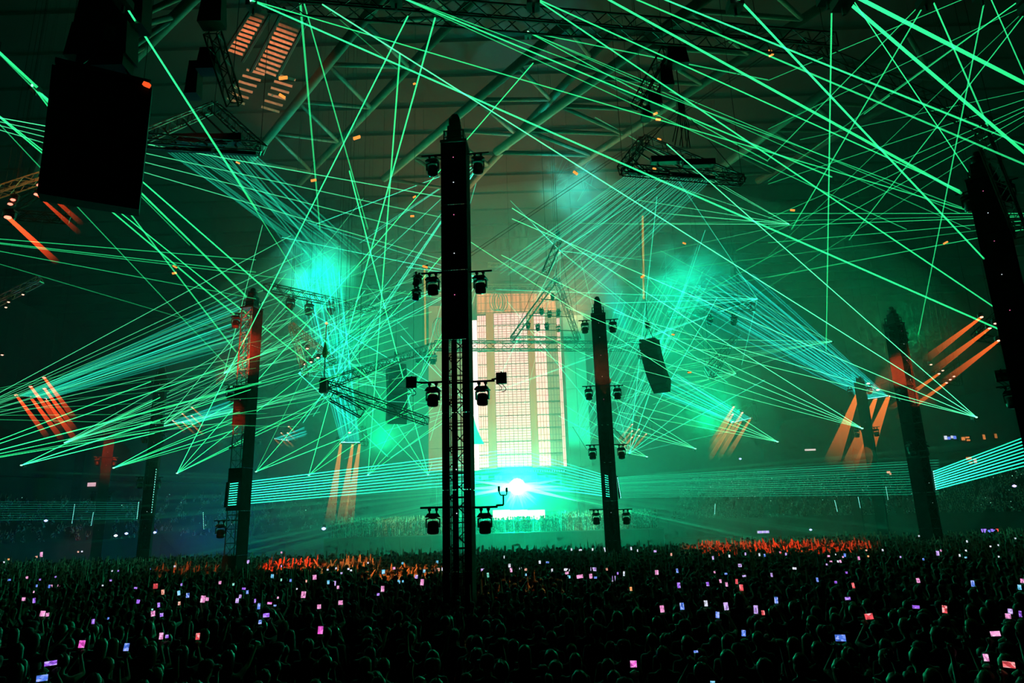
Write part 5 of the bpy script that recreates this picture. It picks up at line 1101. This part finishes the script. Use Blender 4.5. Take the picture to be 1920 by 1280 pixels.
# ---------------------------------------------------------------- everyone else: simple figures joined as stuff
def fig(arms, seated=False):
    mb = MB(); z0 = -.42 if seated else 0
    def ring(prof, n, mi, M=None):
        vs = [(rx * math.cos(2 * PI * i / n + .4), ry * math.sin(2 * PI * i / n + .4), z) for rx, ry, z in prof for i in range(n)]
        fs = [(j * n + i, j * n + (i + 1) % n, (j + 1) * n + (i + 1) % n, (j + 1) * n + i) for j in range(len(prof) - 1) for i in range(n)] + [tuple(range((len(prof) - 1) * n, len(prof) * n))]
        mb.add(vs, fs, mi)
    ring(((.17, .12, .9), (.15, .11, 1.1), (.20, .12, 1.36), (.09, .07, 1.47)), 7, 0)
    ring(((.055, .055, 1.44), (.06, .07, 1.56), (.085, .10, 1.64), (.085, .10, 1.70)), 6, 1); ring(((.092, .105, 1.66), (.09, .10, 1.74), (.04, .05, 1.79)), 6, 2)
    if not seated:
        for s in (-1, 1): mb.tube((s * .09, 0, .95), (s * .11, 0, .0), .085, 4, .06, mi=0)
    def arm(s, e, w_):
        sh = (s * .19, 0, 1.40); mb.tube(sh, e, .055, 4, .04, mi=0); mb.tube(e, w_, .04, 4, .03, mi=1); d = (Vector(w_) - Vector(e)).normalized(); mb.tube(w_, Vector(w_) + d * .14, .036, 4, .022, mi=1)
    for s, k in zip((1, -1), arms):
        if k == 'd': arm(s, (s * .25, -.03, 1.14), (s * .25, .1, .92))
        if k == 'u': arm(s, (s * .31, .08, 1.60), (s * .30, .14, 1.90))
        if k == 'p': arm(s, (s * .27, .20, 1.46), (s * .14, .35, 1.72))
        if k == 'o': arm(s, (s * .36, .08, 1.52), (s * .52, .15, 1.76))
    v = np.array(mb.v); v[:, 2] += z0
    return v, mb.f, np.array(mb.m)
FIGS = [fig(a) for a in ('dd', 'dd', 'du', 'ud', 'uu', 'oo', 'pd', 'pp', 'od')]; SEATED = [fig(a, True) for a in ('dd', 'du', 'uu', 'dd')]
def crowd(name, places, label, figs, mats=(MX_SHIRT, MX_SKIN, MX_HAIR)):
    V, F, Mi = [], [], []; o_ = 0
    for (x, y, z, rz, s, k) in places:
        v, f, mi = figs[k]; c, sn = math.cos(rz), math.sin(rz)
        V.append(np.stack([x + s * (v[:, 0] * c - v[:, 1] * sn), y + s * (v[:, 0] * sn + v[:, 1] * c), z + s * v[:, 2]], 1)); F += [tuple(i + o_ for i in q) for q in f]; Mi.append(mi); o_ += len(v)
    me = bpy.data.meshes.new(name); me.from_pydata(np.concatenate(V).tolist(), [], F)
    for m in mats: me.materials.append(m)
    me.polygons.foreach_set('material_index', np.concatenate(Mi)); me.update()
    o = link(name, me); tag(o, label, 'crowd', kind='stuff'); return o
rq = random.Random(5); pl_ = []
for pos, land in far_holders:
    if pos.z < 2.5: pl_.append((pos.x - (0 if land else .15), pos.y - .4, pos.z - 1.92, 0, 1.0, 7 if land else 6))
y = 11.0; row = 0; near = [(o.location.x, o.location.y) for o, _, _ in people]
grid_near = set((int(a / .4), int(b / .4)) for a, b in near)
while y < 57:
    hw = y * .84 + 2; sp = .62 if y < 30 else .72; n = int(2 * hw / sp)
    for i in range(n):
        x = -hw + (i + .5 * (row % 2)) * sp + rq.uniform(-.15, .15); yy = y + rq.uniform(-.15, .15)
        if yy < ymax + .2 and (abs(x) < yy * .80 + .4) and yy < ymax - .3: continue
        if any((int(x / .4) + a, int(yy / .4) + b) in grid_near for a in (-1, 0, 1) for b in (-1, 0, 1)): continue
        if any((Vector((x, yy, 0)) - t).length < .9 for t in MASTS): continue
        if xa - 1 < x < xb + 1 and yy > 50: continue
        if yy > 50 and rq.random() < .4: continue
        up_ = .22 if yy < 28 else .45
        k = rq.choice((2, 3, 4, 4, 5, 8)) if rq.random() < up_ else rq.choice((0, 1))
        pl_.append((x, yy, 0, rq.uniform(-.5, .5) - x * .008, rq.uniform(.92, 1.08), k))
    y += sp * .95; row += 1
crowd('floor_crowd', pl_, 'packed standing crowd filling the floor as far as the platform', FIGS)
pp_ = []
for i in range(420):
    yy = PY0 + .5 + 7 * rq.random(); x = rq.uniform(xa + .4, xb - .4)
    if any((Vector((x, yy, 0)) - t).length < .9 for t in MASTS): continue
    if 905 < proj((x, yy, 4))[0] < 1032: pp_.append((x, yy, PZ0, rq.uniform(-.4, .4), rq.uniform(.86, .98), rq.choice((0, 1)))); continue
    pp_.append((x, yy, PZ0, rq.uniform(-.4, .4), rq.uniform(.92, 1.1), rq.choice((0, 2, 3, 4, 4, 5, 8, 4))))
crowd('platform_crowd', pp_, 'crowd with raised arms standing on the platform before the stage', FIGS)
for S, nm, l, dens in ((S1[1], 'right_stand_crowd', 'seated crowd filling the lower stand at right', .5), (S2[1], 'left_stand_crowd', 'seated crowd filling the dark lower stand at left', .22)):
    q = [(p.x, p.y, p.z, math.atan2(-nr.x, nr.y) + PI + rq.uniform(-.3, .3), rq.uniform(.95, 1.1), rq.choice((0, 1, 2, 3))) for p, nr in S if rq.random() < dens and p.y > 30]
    q = [(a, b, c, math.atan2(a, -b + 60), e, f) for a, b, c, d, e, f in q]
    crowd(nm, q, l, SEATED)
# phone lights glinting in the stands
mbs = MB()
for S, n in ((S1[1], 260), (S2[1], 40)):
    for p, nr in rq.sample([t for t in S if t[0].y > 34], n):
        c = p - nr * .3 + Vector((0, 0, rq.uniform(.5, 1.3))); k = rq.uniform(.5, 1.1) * mpp(c); mbs.box(c, (k, k * .5, k * rq.uniform(.7, 1.6)))
o = mbs.build('phone_glints', glow('stand_glint', (.35, 1, .75), 1.1)); tag(o, 'tiny teal phone glints scattered over the stands', 'phone lights', kind='stuff')
